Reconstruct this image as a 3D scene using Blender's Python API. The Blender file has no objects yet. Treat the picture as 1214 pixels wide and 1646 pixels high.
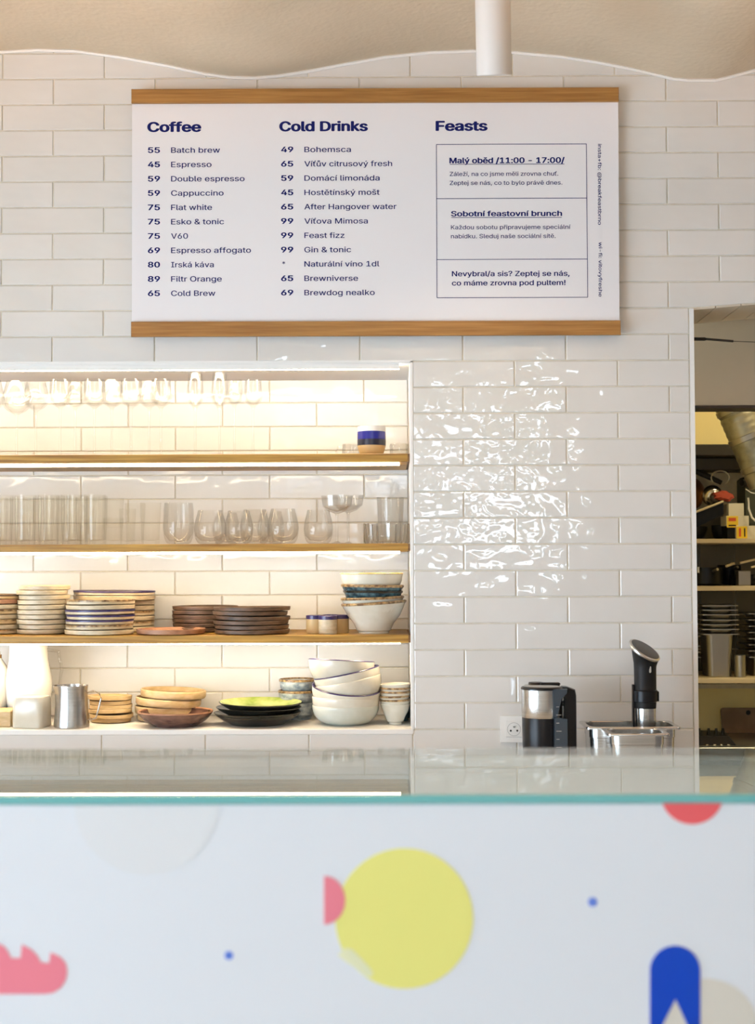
import bpy, bmesh, math, random
import numpy as np
from math import pi, sin, cos, radians as R_, sqrt
from mathutils import Vector, Matrix
random.seed(7)
SC = bpy.context.scene
COL = SC.collection

# ------------------------------------------------------------------ camera
F = 2250.0; PITCH = 0.03835; YAW = 0.0087; ROLL = -0.00336
CAM = Vector((-0.21758, -4.10077, 1.44))
Z0 = 1.44 + 0.60163            # height of tile joint 0
VP = 0.07706; UP = 0.303       # tile pitches
fwd = Vector((-sin(YAW)*cos(PITCH), cos(YAW)*cos(PITCH), sin(PITCH)))
rt = Vector((cos(YAW), sin(YAW), 0)); up = rt.cross(fwd)
RT = rt*cos(ROLL) + up*sin(ROLL); UPV = -rt*sin(ROLL) + up*cos(ROLL)
cd = bpy.data.cameras.new('camera'); cam = bpy.data.objects.new('camera', cd); COL.objects.link(cam)
cam.matrix_world = Matrix(((RT.x, UPV.x, -fwd.x, CAM.x), (RT.y, UPV.y, -fwd.y, CAM.y), (RT.z, UPV.z, -fwd.z, CAM.z), (0, 0, 0, 1)))
cd.sensor_fit = 'HORIZONTAL'; cd.sensor_width = 24; cd.lens = F*24/1214; cd.clip_start = .05
cd.dof.use_dof = True; cd.dof.focus_distance = 4.02; cd.dof.aperture_fstop = cd.lens/7.0
SC.camera = cam

def wp(x, y, Y):
    d = fwd*F + RT*(x-607) + UPV*(823-y)
    return CAM + d*((Y-CAM.y)/d.y)
def PX(x, Y, y=900): return wp(x, y, Y).x
def PZ(y, Y, x=607): return wp(x, y, Y).z

# ------------------------------------------------------------------ world, lights, exposure
w = bpy.data.worlds.new('sky'); SC.world = w; w.use_nodes = True
WN = w.node_tree.nodes; WL = w.node_tree.links
bg = WN['Background']; bg.inputs['Strength'].default_value = 20.0
bg.inputs['Color'].default_value = (.80, .90, 1.0, 1)
def area(name, loc, rot, sx, sy, power, col, spread=None):
    l = bpy.data.lights.new(name, 'AREA'); l.shape = 'RECTANGLE'; l.size = sx; l.size_y = sy
    l.energy = power; l.color = col
    if spread: l.spread = spread
    o = bpy.data.objects.new(name, l); COL.objects.link(o); o.location = loc; o.rotation_euler = rot
    return o
REAR_Y = -5.1; LEFT_X = -3.0; RIGHT_X = 3.1
# rear window opening (daylight) and left window opening
RW = (-1.02, .93, 1.46, 2.66)         # x0,x1,z0,z1 of the rear shop window
LW = (-4.9, -2.4, .35, 1.8)           # y0,y1,z0,z1 of the left shop window
pl = area('daylight_rear', ((RW[0]+RW[1])/2, REAR_Y-.13, (RW[2]+RW[3])/2), (R_(-90), 0, pi), RW[1]-RW[0], RW[3]-RW[2], 10, (1, 1, 1)); pl.data.cycles.is_portal = True
area('daylight_left', (LEFT_X-.13, (LW[0]+LW[1])/2, (LW[2]+LW[3])/2), (0, R_(-90), 0), LW[3]-LW[2], LW[1]-LW[0], 150, (.52, .74, 1.0))
LW3 = (-2.2, -1.0, .2, 1.15)              # unseen window added near the tiled wall for cool low light
area('added_daylight_left', (LEFT_X-.13, (LW3[0]+LW3[1])/2, (LW3[2]+LW3[3])/2), (0, R_(-90), 0), LW3[3]-LW3[2], LW3[1]-LW3[0], 75, (.42, .70, 1.0))
SC.view_settings.view_transform = 'Standard'; SC.view_settings.look = 'None'
SC.view_settings.gamma = 1; SC.view_settings.use_curve_mapping = False
SC.view_settings.exposure = -0.91
SC.cycles.max_bounces = 10; SC.cycles.diffuse_bounces = 5; SC.cycles.glossy_bounces = 5
SC.cycles.transmission_bounces = 8; SC.cycles.transparent_max_bounces = 40
SC.cycles.sample_clamp_indirect = 6; SC.cycles.use_denoising = True
SC.cycles.blur_glossy = .3

# ------------------------------------------------------------------ materials
def mat(name, col=(.8,.8,.8), rough=.5, metal=0, spec=None, coat=0, emit=None, trans=0, ior=None):
    m = bpy.data.materials.new(name); m.use_nodes = True
    b = m.node_tree.nodes['Principled BSDF']
    b.inputs['Base Color'].default_value = (*col, 1); b.inputs['Roughness'].default_value = rough
    b.inputs['Metallic'].default_value = metal
    if spec is not None: b.inputs['Specular IOR Level'].default_value = spec
    if coat: b.inputs['Coat Weight'].default_value = coat
    if trans: b.inputs['Transmission Weight'].default_value = trans
    if ior: b.inputs['IOR'].default_value = ior
    if emit: b.inputs['Emission Color'].default_value = (*emit[0], 1); b.inputs['Emission Strength'].default_value = emit[1]
    return m
def noise_col(m, c1, c2, scale=(10,10,10), lo=.35, hi=.65, detail=4, bump=0, bscale=None, dist=.001, coords='Position'):
    nt = m.node_tree; n = nt.nodes; l = nt.links; b = n['Principled BSDF']
    if coords == 'Position':
        g = n.new('ShaderNodeNewGeometry'); src = g.outputs['Position']
    else:
        g = n.new('ShaderNodeTexCoord'); src = g.outputs['Object']
    oi = n.new('ShaderNodeObjectInfo'); ad = n.new('ShaderNodeVectorMath'); ad.operation = 'ADD'
    mu = n.new('ShaderNodeMath'); mu.operation = 'MULTIPLY'; mu.inputs[1].default_value = 17
    l.new(oi.outputs['Random'], mu.inputs[0]); l.new(src, ad.inputs[0]); l.new(mu.outputs[0], ad.inputs[1])
    mp = n.new('ShaderNodeMapping'); mp.inputs['Scale'].default_value = scale; l.new(ad.outputs[0], mp.inputs[0])
    nz = n.new('ShaderNodeTexNoise'); nz.inputs['Scale'].default_value = 1; nz.inputs['Detail'].default_value = detail
    l.new(mp.outputs[0], nz.inputs['Vector'])
    if c1:
        r = n.new('ShaderNodeValToRGB'); r.color_ramp.elements[0].position = lo; r.color_ramp.elements[1].position = hi
        r.color_ramp.elements[0].color = (*c1, 1); r.color_ramp.elements[1].color = (*c2, 1)
        l.new(nz.outputs[0], r.inputs[0]); l.new(r.outputs[0], b.inputs['Base Color'])
    if bump:
        bp = n.new('ShaderNodeBump'); bp.inputs['Strength'].default_value = bump; bp.inputs['Distance'].default_value = dist
        if bscale:
            m2 = n.new('ShaderNodeMapping'); m2.inputs['Scale'].default_value = bscale; l.new(ad.outputs[0], m2.inputs[0])
            n2 = n.new('ShaderNodeTexNoise'); n2.inputs['Scale'].default_value = 1; n2.inputs['Detail'].default_value = 1
            l.new(m2.outputs[0], n2.inputs['Vector']); l.new(n2.outputs[0], bp.inputs['Height'])
        else: l.new(nz.outputs[0], bp.inputs['Height'])
        l.new(bp.outputs[0], b.inputs['Normal'])
    return m
def thin_glass(name, tint=(.97,.98,.97), solid=.35, boost=1.0, rough=0.0, ior=1.45):
    m = bpy.data.materials.new(name); m.use_nodes = True; nt = m.node_tree; n = nt.nodes; l = nt.links
    n.remove(n['Principled BSDF']); out = n['Material Output']
    lw = n.new('ShaderNodeLayerWeight'); lw.inputs['Blend'].default_value = .5
    p = n.new('ShaderNodeMath'); p.operation = 'POWER'; p.inputs[1].default_value = 5; l.new(lw.outputs['Facing'], p.inputs[0])
    ma = n.new('ShaderNodeMath'); ma.operation = 'MULTIPLY_ADD'; ma.inputs[1].default_value = .96*boost; ma.inputs[2].default_value = .04*boost
    ma.use_clamp = True
    l.new(p.outputs[0], ma.inputs[0])
    t = n.new('ShaderNodeBsdfTransparent'); t.inputs[0].default_value = (*tint, 1)
    g = n.new('ShaderNodeBsdfGlossy'); g.inputs['Roughness'].default_value = rough
    mx = n.new('ShaderNodeMixShader'); l.new(ma.outputs[0], mx.inputs[0]); l.new(t.outputs[0], mx.inputs[1]); l.new(g.outputs[0], mx.inputs[2])
    last = mx
    if solid:
        gl = n.new('ShaderNodeBsdfGlass'); gl.inputs['IOR'].default_value = ior; gl.inputs[0].default_value = (1,1,1,1)
        m2 = n.new('ShaderNodeMixShader'); m2.inputs[0].default_value = solid
        l.new(mx.outputs[0], m2.inputs[1]); l.new(gl.outputs[0], m2.inputs[2]); last = m2
    l.new(last.outputs[0], out.inputs[0])
    return m
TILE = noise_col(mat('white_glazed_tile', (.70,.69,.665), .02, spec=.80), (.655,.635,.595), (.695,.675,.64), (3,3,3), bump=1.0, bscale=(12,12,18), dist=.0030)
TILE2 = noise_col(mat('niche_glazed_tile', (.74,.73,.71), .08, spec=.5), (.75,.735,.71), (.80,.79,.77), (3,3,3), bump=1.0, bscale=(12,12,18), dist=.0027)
GROUT = noise_col(mat('beige_grout', (.55,.50,.40), .9), (.64,.59,.48), (.72,.67,.56), (40,40,40))
PLASTER = noise_col(mat('white_plaster', (.80,.78,.74), .85), (.78,.76,.71), (.84,.82,.78), (4,4,4), bump=.35, bscale=(70,70,70), dist=.003)
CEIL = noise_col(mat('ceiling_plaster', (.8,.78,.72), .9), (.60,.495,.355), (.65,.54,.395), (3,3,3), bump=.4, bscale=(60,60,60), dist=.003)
WHITE = mat('white_paint', (.80,.78,.74), .45)
WALLP = noise_col(mat('room_wall_paint', (.7,.62,.5), .8), (.66,.56,.43), (.70,.61,.48), (3,3,3))
DARKW = noise_col(mat('dark_room_wall_paint', (.2,.2,.2), .7), (.20,.19,.18), (.24,.23,.22), (3,3,3))
FLOOR = noise_col(mat('oak_floor', (.5,.35,.2), .5), (.34,.29,.23), (.48,.41,.33), (2,30,2))
OAK = noise_col(mat('oak_wood', (.5,.3,.1), .45), (.24,.105,.020), (.40,.20,.050), (5,60,140), .3, .7, 6, bump=.3, dist=.0006)
OAK2 = noise_col(mat('shelf_oak_wood', (.5,.3,.1), .42), (.22,.10,.010), (.50,.29,.050), (4,40,120), .32, .68, 7, bump=.3, dist=.0006)
OAKEND = noise_col(mat('oak_end_grain', (.2,.1,.03), .6), (.10,.05,.02), (.24,.13,.05), (60,60,60))
LEDM = mat('warm_led_diffuser', (1,1,1), .5, emit=((1, .82, .56), 92))
LEDM1 = mat('warm_led_upper', (1,1,1), .5, emit=((1, .80, .53), 42))
LEDM2 = mat('warm_led_strip', (1,1,1), .5, emit=((1, .78, .50), 26))
PAPER = mat('board_sheet', (.78,.755,.76), .55)
NAVY = mat('navy_print', (.004,.008,.105), .7, spec=.2)
PANEL = mat('front_panel_lacquer', (.74,.76,.79), .22, spec=.5)
PINK = mat('pink_print', (.80,.22,.28), .35); CORAL = mat('coral_print', (.80,.12,.13), .35); YELLOW = mat('yellow_print', (.80,.76,.22), .35)
BLUE = mat('blue_print', (.002,.055,.50), .3); BEIGE = mat('beige_print', (.66,.62,.54), .4); SOFTB = mat('pale_print', (.735,.742,.75), .22, spec=.5)
DOTB = mat('small_blue_print', (.12,.22,.68), .35); LEAFP = mat('pale_yellow_print', (.76,.76,.50), .35)
STEEL = noise_col(mat('brushed_steel', (.60,.58,.55), .24, 1), (.55,.53,.50), (.66,.64,.61), (6,6,300))
STEELD = mat('dull_steel', (.38,.37,.35), .38, 1)
BLACK = mat('black_plastic', (.007,.007,.008), .30, spec=.22); BLACKM = mat('matt_black', (.008,.008,.008), .5, spec=.25)
GAUGE = mat('smoky_gauge', (.035,.05,.065), .15, spec=.4)
SILVER = mat('silver_ring', (.62,.61,.58), .3, 1)
GLASS = thin_glass('clear_glassware', (.996,.996,.988), .12, boost=.7)
WINEGL = thin_glass('thin_stemware', (.998,.998,.992), .07, boost=.8)
RIBGL = thin_glass('ribbed_glassware', (.998,.996,.986), .03, boost=.35)
CUTGL = thin_glass('cut_crystal', (.985,.98,.95), .35, ior=1.52)
TOPGL = thin_glass('counter_glass', (.93,.97,.96), 0)
EDGEG = mat('teal_glass_edge', (.22,.60,.60), .25, trans=.35, ior=1.5)
CREAM = noise_col(mat('cream_stoneware', (.72,.64,.48), .4), (.50,.40,.24), (.66,.56,.39), (30,30,90))
TANW = noise_col(mat('tan_stoneware', (.7,.55,.33), .5), (.52,.36,.16), (.66,.49,.27), (30,30,90))
WHITEC = noise_col(mat('offwhite_ceramic', (.80,.77,.68), .2), (.66,.61,.49), (.73,.69,.58), (20,20,20))
GREYW = noise_col(mat('greenish_white_ceramic', (.74,.76,.68), .2), (.60,.62,.52), (.67,.68,.60), (20,20,20))
BROWN = noise_col(mat('dark_brown_stoneware', (.09,.05,.03), .5), (.055,.032,.018), (.14,.085,.05), (30,30,90))
BROWNG = noise_col(mat('glossy_brown_glaze', (.12,.06,.05), .18), (.07,.035,.03), (.17,.09,.07), (20,20,60))
TERRA = noise_col(mat('terracotta_brown', (.35,.17,.09), .5), (.28,.13,.07), (.42,.22,.12), (30,30,60))
BLKP = noise_col(mat('black_glaze', (.015,.015,.012), .15), (.010,.010,.008), (.03,.03,.022), (20,20,60))
GREEN = noise_col(mat('green_glaze', (.35,.5,.05), .15), (.20,.34,.03), (.62,.66,.25), (14,14,14))
BLUEW = noise_col(mat('blue_grey_stoneware', (.3,.38,.44), .35), (.16,.21,.27), (.50,.55,.56), (45,45,70))
TEALB = noise_col(mat('dark_teal_glaze', (.04,.09,.12), .2), (.015,.035,.05), (.09,.19,.22), (60,60,60))
RIMBLUE = noise_col(mat('navy_rim_glaze', (.02,.02,.10), .3), (.015,.012,.09), (.06,.04,.12), (60,60,60))
RIMBROWN = noise_col(mat('brown_rim_glaze', (.2,.11,.05), .3), (.10,.05,.02), (.50,.34,.16), (90,90,90))
GOLDRIM = noise_col(mat('gold_rim_glaze', (.6,.4,.12), .3), (.50,.32,.08), (.72,.55,.25), (60,60,60))
COBALT = mat('cobalt_glaze', (.015,.02,.22), .2); INK = mat('ink_glaze', (.01,.012,.03), .3)
SAND = mat('sand_clay', (.58,.42,.20), .5); SALT = mat('speckled_white_clay', (.70,.68,.66), .4)
MILKY = mat('milky_plastic', (.86,.84,.78), .3)
YWALL = mat('yellow_wall_paint', (.86,.74,.38), .8)
BEIGEW = noise_col(mat('beige_bulkhead_paint', (.42,.37,.28), .7), (.56,.48,.37), (.60,.52,.40), (5,5,5))
DARKH = mat('dark_hood_metal', (.022,.018,.014), .5, .0)
KTILE = noise_col(mat('kitchen_wall_tile', (.35,.28,.17), .3), (.10,.085,.055), (.14,.12,.08), (3,3,3))
KSHELF = mat('kitchen_shelf_laminate', (.62,.52,.34), .5)
FOIL = noise_col(mat('silver_duct_foil', (.5,.5,.45), .42, .75), (.22,.22,.18), (.44,.43,.36), (12,12,12), bump=.5, bscale=(30,30,30), dist=.004)
COPPER = mat('copper_pan', (.45,.20,.07), .3, .8); REDC = mat('red_cloth', (.32,.045,.02), .8)
BOARDB = noise_col(mat('brown_cutting_board', (.14,.09,.06), .7), (.12,.08,.05), (.18,.12,.08), (8,8,8))
BOXW = mat('white_box_card', (.62,.58,.46), .6); LABY = mat('yellow_label', (.75,.50,.02), .5); LABR = mat('red_label_print', (.6,.08,.02), .5)
WORKT = noise_col(mat('worktop_laminate', (.5,.47,.42), .35), (.46,.43,.38), (.54,.51,.46), (20,20,20))
CASEM = mat('case_white_metal', (.80,.79,.76), .4)

# ------------------------------------------------------------------ mesh helpers
class MB:
    def __init__(s): s.v = []; s.f = []; s.sm = []
    def add(s, vs, fs, smooth=False):
        o = len(s.v); s.v += [tuple(v) for v in vs]; s.f += [tuple(o+i for i in f) for f in fs]; s.sm += [smooth]*len(fs); return s
    def box(s, x0, x1, y0, y1, z0, z1):
        v = [(x,y,z) for x in (x0,x1) for y in (y0,y1) for z in (z0,z1)]
        return s.add(v, [(0,1,3,2),(4,6,7,5),(0,4,5,1),(2,3,7,6),(0,2,6,4),(1,5,7,3)])
    def cbox(s, x0, x1, y0, y1, z0, z1, b=.002):
        r0 = [(x0+b,y0+b),(x1-b,y0+b),(x1-b,y1-b),(x0+b,y1-b)]; r1 = [(x0,y0),(x1,y0),(x1,y1),(x0,y1)]
        R = [[(x,y,z0) for x,y in r0],[(x,y,z0+b) for x,y in r1],[(x,y,z1-b) for x,y in r1],[(x,y,z1) for x,y in r0]]
        return s.loft(R, smooth=False)
    def loft(s, rings, smooth=True, cap0=True, cap1=True, closed=True):
        n = len(rings[0]); o = []; vs = [p for r in rings for p in r]; fs = []
        for i in range(len(rings)-1):
            for j in range(n if closed else n-1):
                k = (j+1) % n
                fs.append((i*n+j, i*n+k, (i+1)*n+k, (i+1)*n+j))
        if cap0: fs.append(tuple(reversed(range(n))))
        if cap1: fs.append(tuple((len(rings)-1)*n+j for j in range(n)))
        return s.add(vs, fs, smooth)
    def lathe(s, prof, n=32, c=(0,0,0), a0=0, a1=2*pi, wob=0, ribs=0, ribd=0, ph=0):
        full = abs(a1-a0-2*pi) < 1e-6; m = n if full else n+1; vs = []; fs = []
        for (r, z) in prof:
            for j in range(m):
                a = a0+(a1-a0)*j/n
                rr = r*(1+wob*sin(2*a+ph)+wob*.5*sin(3*a+ph*2.3))
                if ribs: rr -= ribd*(.5+.5*cos(ribs*a))
                vs.append((c[0]+rr*cos(a), c[1]+rr*sin(a), c[2]+z+ (wob*r*.5*sin(2*a+ph*1.7) if wob else 0)))
        for i in range(len(prof)-1):
            for j in range(n):
                k = (j+1) % m if full else j+1
                if prof[i][0] < 1e-6 and prof[i+1][0] < 1e-6: continue
                fs.append((i*m+j, i*m+k, (i+1)*m+k, (i+1)*m+j))
        return s.add(vs, fs, True)
    def prism(s, pts, y0, y1):          # polygon in XZ extruded along Y
        n = len(pts)
        vs = [(x,y0,z) for x,z in pts]+[(x,y1,z) for x,z in pts]
        fs = [tuple(range(n)), tuple(reversed(range(n,2*n)))]+[(i,n+i,n+(i+1)%n,(i+1)%n) for i in range(n)]
        return s.add(vs, fs)
    def tube(s, pts, r, n=8, caps=True):
        pts = [Vector(p) for p in pts]; rings = []
        rs = r if isinstance(r, (list,tuple)) else [r]*len(pts)
        for i, p in enumerate(pts):
            d = (pts[min(i+1,len(pts)-1)]-pts[max(i-1,0)]).normalized()
            a = d.cross(Vector((0,0,1)));
            if a.length < .05: a = d.cross(Vector((0,1,0)))
            a.normalize(); b = d.cross(a)
            rings.append([tuple(p+(a*cos(2*pi*j/n)+b*sin(2*pi*j/n))*rs[i]) for j in range(n)])
        return s.loft(rings, True, caps, caps)
    def mesh(s, name, m):
        me = bpy.data.meshes.new(name); me.from_pydata(s.v, [], s.f)
        me.polygons.foreach_set('use_smooth', s.sm)
        bm = bmesh.new(); bm.from_mesh(me); bmesh.ops.remove_doubles(bm, verts=bm.verts, dist=1e-6); bmesh.ops.recalc_face_normals(bm, faces=bm.faces); bm.to_mesh(me); bm.free()
        if any(s.sm): me.set_sharp_from_angle(angle=R_(38))
        me.materials.append(m); me.update(); return me
    def build(s, name, m, parent=None, loc=None, rot=None):
        return link(name, s.mesh(name, m), parent, loc, rot)
def link(name, me, parent=None, loc=None, rot=None):
    o = bpy.data.objects.new(name, me); COL.objects.link(o)
    if parent: o.parent = parent
    if loc is not None: o.location = loc
    if rot is not None: o.rotation_euler = rot
    return o
def tag(o, label, cat, group=None):
    o['label'] = label; o['category'] = cat
    if group: o['group'] = group
    return o
def thing(name, label, cat, loc=(0,0,0), rot=(0,0,0), group=None):
    o = link(name, None, None, loc, rot); o.empty_display_size = .05
    return tag(o, label, cat, group)
def struct(o): o['kind'] = 'structure'; return o
def dup(root, loc, rot=None, label=None, scale=None):
    r = root.copy(); COL.objects.link(r); r.location = loc
    if rot is not None: r.rotation_euler = rot
    if label: r['label'] = label
    if scale: r.scale = scale
    for ch in list(root.children):
        c = ch.copy(); COL.objects.link(c); c.parent = r
    return r
def rrect(w, d, r, n=5, z=0, cx=0, cy=0):
    pts = []
    for (sx, sy, a0) in ((1,-1,-pi/2),(1,1,0),(-1,1,pi/2),(-1,-1,pi)):
        for k in range(n+1):
            a = a0+pi/2*k/n
            pts.append((cx+sx*(w/2-r)+r*cos(a), cy+sy*(d/2-r)+r*sin(a), z))
    return pts
def ordn(i, n):
    if n == 1: return 'single'
    if i == 0: return 'lowest'
    if i == n-1: return 'topmost'
    w_ = ['', 'second', 'third', 'fourth', 'fifth', 'sixth', 'seventh', 'eighth', 'ninth']
    if i <= (n-1)/2: return w_[i]+' from bottom'
    return w_[n-1-i]+' from top'

# ------------------------------------------------------------------ tiled wall
NX = -.1515                       # right edge of the niche
NL = -6.5*UP
NT = Z0; NB = Z0-14*VP            # niche top and bottom
ND = .375                         # niche depth
XD = PX(1112, 0, 496)+.0          # doorway left edge
XDR = XD+.95
LZ0 = PZ(496, 0, 1112); LZ1 = PZ(487, 0, 1214); XL1 = PX(1214, 0, 487)
def lz(x): return LZ0+(LZ1-LZ0)*(x-XD)/(XL1-XD)
WT = .276
WALL_TOP = 3.25
body = MB()
g0 = .0035
body.box(LEFT_X, NL, g0, WT, 0, WALL_TOP)
body.box(NL, NX+.008, g0, WT, NT, WALL_TOP)
body.box(NL, NX, g0, ND+.03, 0, NB-.012)
body.box(NX, XD-.004, g0, WT, 0, NT)
body.box(NX+.008, XD-.004, g0, WT, NT, WALL_TOP)
body.prism([(XD-.004, lz(XD-.004)+.002), (XDR, lz(XDR)+.002), (XDR, WALL_TOP), (XD-.004, WALL_TOP)], g0, WT)
body.box(XDR, RIGHT_X, g0, WT, 0, WALL_TOP)
wall = struct(body.build('wall_back', GROUT))
def tile_mesh(pts, name='tile', depth=.006, b=.0022):
    # convex polygon (x,z) counter-clockwise seen from the front, bevelled front edge
    n = len(pts); cx = sum(p[0] for p in pts)/n; cz = sum(p[1] for p in pts)/n
    def inset(d):
        out = []
        for i in range(n):
            p0 = Vector(pts[i-1]); p = Vector(pts[i]); p1 = Vector(pts[(i+1)%n])
            e0 = (p-p0).normalized(); e1 = (p1-p).normalized()
            n0 = Vector((-e0.y, e0.x)); n1 = Vector((-e1.y, e1.x))
            m_ = (n0+n1); m_ = m_/max(.2, m_.length_squared)*2
            out.append(p+m_*d)
        return out
    fr = inset(b); mi = inset(b*.35)
    mb = MB()
    rings = [[(p[0], depth, p[1]) for p in pts], [(p[0], b*.9, p[1]) for p in pts], [(p.x, b*.3, p.y) for p in mi], [(p.x, 0, p.y) for p in fr]]
    mb.loft(rings, False, False, True)
    me = mb.mesh(name, TILE)
    return me
G = .0032
def rect(x0, x1, z0, z1): return [(x0,z0),(x1,z0),(x1,z1),(x0,z1)]
MT_FULL = tile_mesh(rect(-UP/2+G/2, UP/2-G/2, -VP/2+G/2, VP/2-G/2))
MT_HALF = tile_mesh(rect(-UP/4+G/2, UP/4-G/2, -VP/2+G/2, VP/2-G/2))
def put_tile(x0, x1, z0, z1, parent, y=0, m=None, rot=True):
    wd = x1-x0
    if abs(wd-UP) < 1e-4: me = MT_FULL
    elif abs(wd-UP/2) < 1e-3: me = MT_HALF
    else: me = tile_mesh(rect(-wd/2+G/2, wd/2-G/2, -VP/2+G/2, VP/2-G/2))
    o = link('tile', me, parent, ((x0+x1)/2, y, (z0+z1)/2))
    if rot: o.rotation_euler = (random.gauss(0,.0022), 0, random.gauss(0,.0016))
    if m:
        o.material_slots[0].link = 'OBJECT'; o.material_slots[0].material = m
    return o
JT = PX(1112, 0, 520)-.007        # tiles end here, then the edge profile
for k in range(-13, 16):
    off = 0 if k % 2 else .5
    zt = Z0-k*VP; zb = zt-VP
    u = -8+off
    while u < 5.4:
        x0 = u*UP; x1 = x0+UP; u += 1
        if 0 <= k < 14:
            if x1 <= NX+.01: continue
            x0 = max(x0, NX+.003)
        if k >= -2:
            if x0 >= JT-.01: 
                if x0 < XDR: 
                    if x1 > XDR+.05: put_tile(XDR+.01, x1, zb, zt, wall)
                    continue
            elif x1 > JT: x1 = JT
        if k == -13 and not (-1.75 < x0+.1 < 1.6): continue
        if k < -9 and (x1 < -1.8): continue
        if k == -3 and x1 > XD:
            if x0 < XD:
                pts = [(x0+G/2, zb+G/2), (XD, zb+G/2), (x1-G/2, lz(x1)), (x1-G/2, zt-G/2), (x0+G/2, zt-G/2)]
            else:
                pts = [(x0+G/2, max(zb+G/2, lz(x0))), (x1-G/2, min(lz(x1), zt-.012)), (x1-G/2, zt-G/2), (x0+G/2, zt-G/2)]
            if x0 > XDR: pts = rect(x0+G/2, x1-G/2, zb+G/2, zt-G/2)
            link('tile', tile_mesh(pts), wall); continue
        put_tile(x0, x1, zb, zt, wall)
# lintel soffit tiles (long side runs into the wall)
sx = PX(1152, 0, 492)
sl = (LZ1-LZ0)/(XL1-XD)
for i in range(-1, 11):
    x0 = sx+(i)*VP*.98-VP+.001; x1 = x0+VP*.98-.003
    x0 = max(x0, XD-.002)
    if x1 > XDR: break
    if x1-x0 < .02: continue
    mb = MB(); zz = lambda x: lz(x)
    v = [(x0,.004,zz(x0)-.004),(x1,.004,zz(x1)-.004),(x1,WT-.004,zz(x1)-.004),(x0,WT-.004,zz(x0)-.004)]
    v += [(a,b,c+.007) for a,b,c in v]
    mb.add(v, [(0,3,2,1),(4,5,6,7),(0,1,5,4),(1,2,6,5),(2,3,7,6),(3,0,4,7)])
    mb.build('tile', BEIGEW, wall)
# metal/white edge profile of the doorway
e = MB().cbox(JT+.001, XD+.006, -.001, .02, .0, LZ0+.001, .001); e.box(XD-.002, XD+.006, .018, WT+.004, 0, LZ0)
struct(e.build('trim_1', WHITE))
# niche edge bead
nb = MB().box(NX-.004, NX+.003, .0005, .02, NB-.01, NT); nb.box(NL, NX+.003, .0005, .03, NT-.003, NT+.003)
struct(nb.build('trim_2', WHITE))

# ------------------------------------------------------------------ niche
nk = MB()
nk.box(NL, NX+.02, ND+.004, ND+.03, NB-.03, NT+.02)
nback = struct(nk.build('wall_niche_back', GROUT))
X585 = PX(585.5, ND, 785); zj = PZ(801.5, ND, 510)
k0 = math.ceil((NT-zj)/VP)
for k in range(0, 16):
    zt = zj+(k0-k)*VP; zb = zt-VP
    if zb >= NT or zt <= NB: continue
    zt2 = min(zt, NT-.001); zb2 = max(zb, NB+.001)
    off = 0 if (k == k0-1 or (k-(k0-1)) % 2 == 0) else .5
    u = 1
    for u in range(-6, 2):
        x0 = X585+(u-1+off)*UP; x1 = x0+UP
        if x0 >= NX-.02 or x1 <= NL: continue
        x1 = min(x1, NX-.006)
        full = zt2-zb2 > VP-1e-4
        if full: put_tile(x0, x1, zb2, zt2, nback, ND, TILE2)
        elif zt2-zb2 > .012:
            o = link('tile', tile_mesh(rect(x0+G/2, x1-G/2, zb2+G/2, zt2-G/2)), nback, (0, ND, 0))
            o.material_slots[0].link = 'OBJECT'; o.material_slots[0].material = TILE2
side = MB().box(NX-.006, NX, .004, ND+.004, NB, NT); struct(side.build('wall_niche_right', WHITE))
side = MB().box(NL-.01, NL+.006, .004, ND+.004, NB, NT); struct(side.build('wall_niche_left', WHITE))
sof = MB().box(NL, NX, .004, ND+.004, NT-.006, NT); struct(sof.build('wall_niche_top', WHITE))
ZF = NB+.002
sill = MB().cbox(NL, NX, -.004, ND+.004, NB-.014, ZF, .002); struct(sill.build('sill_niche', WHITE))

ZS1 = PZ(730, 0, 330); ZS2 = PZ(874.5, 0, 330); ZS3 = PZ(1021.5, 0, 330)
TH = [.024, .0225, .0235]
SHX1 = NX-.0065
for i, (z, t, nm) in enumerate(((ZS1, TH[0], 'upper oak shelf holding stemware and one blue banded cup'), (ZS2, TH[1], 'middle oak shelf lined with drinking glasses'), (ZS3, TH[2], 'lower oak shelf carrying stacked plates and bowls'))):
    s = thing('wall_shelf', nm, 'shelf', (0, 0, z), group='oak shelves in the lit niche')
    MB().cbox(NL+.008, SHX1-.006, .003, ND-.002, -t, 0, .0015).build('board', OAK2, s)
    MB().box(SHX1-.006, SHX1, .004, ND-.004, -t+.001, -.001).build('end_face', OAKEND, s)
    MB().cbox(NL+.02, NX-(.012+.024), .058, .080, -t-.0065, -t+.0005, .001).build('led_strip', (LEDM1, LEDM, LEDM)[i], s)
tl = thing('led_light', 'warm glowing light strip along the top of the niche', 'light', (0, 0, NT))
MB().cbox(NL+.02, NX-.036, .012, .036, -.0205, -.0065, .001).build('diffuser', LEDM, tl)
MB().box(NL+.02, NX-.036, .009, .012, -.021, -.006).build('profile', WHITE, tl)

# ------------------------------------------------------------------ ceiling
cpts = [(-60, 92), (0, 82), (60, 78.5), (120, 80), (200, 91), (270, 104), (330, 117), (370, 122.5), (410, 123.5), (450, 120), (500, 112), (560, 100.5), (620, 90), (690, 82.5), (760, 80), (830, 82.5), (900, 89), (960, 98), (1010, 108), (1050, 117), (1082, 124.5), (1105, 127), (1150, 127), (1165, 124), (1214, 111), (1270, 99), (1330, 88), (1400, 81), (1470, 79)]
prof = [(wp(x, y, 0).x, wp(x, y, 0).z) for x, y in cpts]
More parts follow.
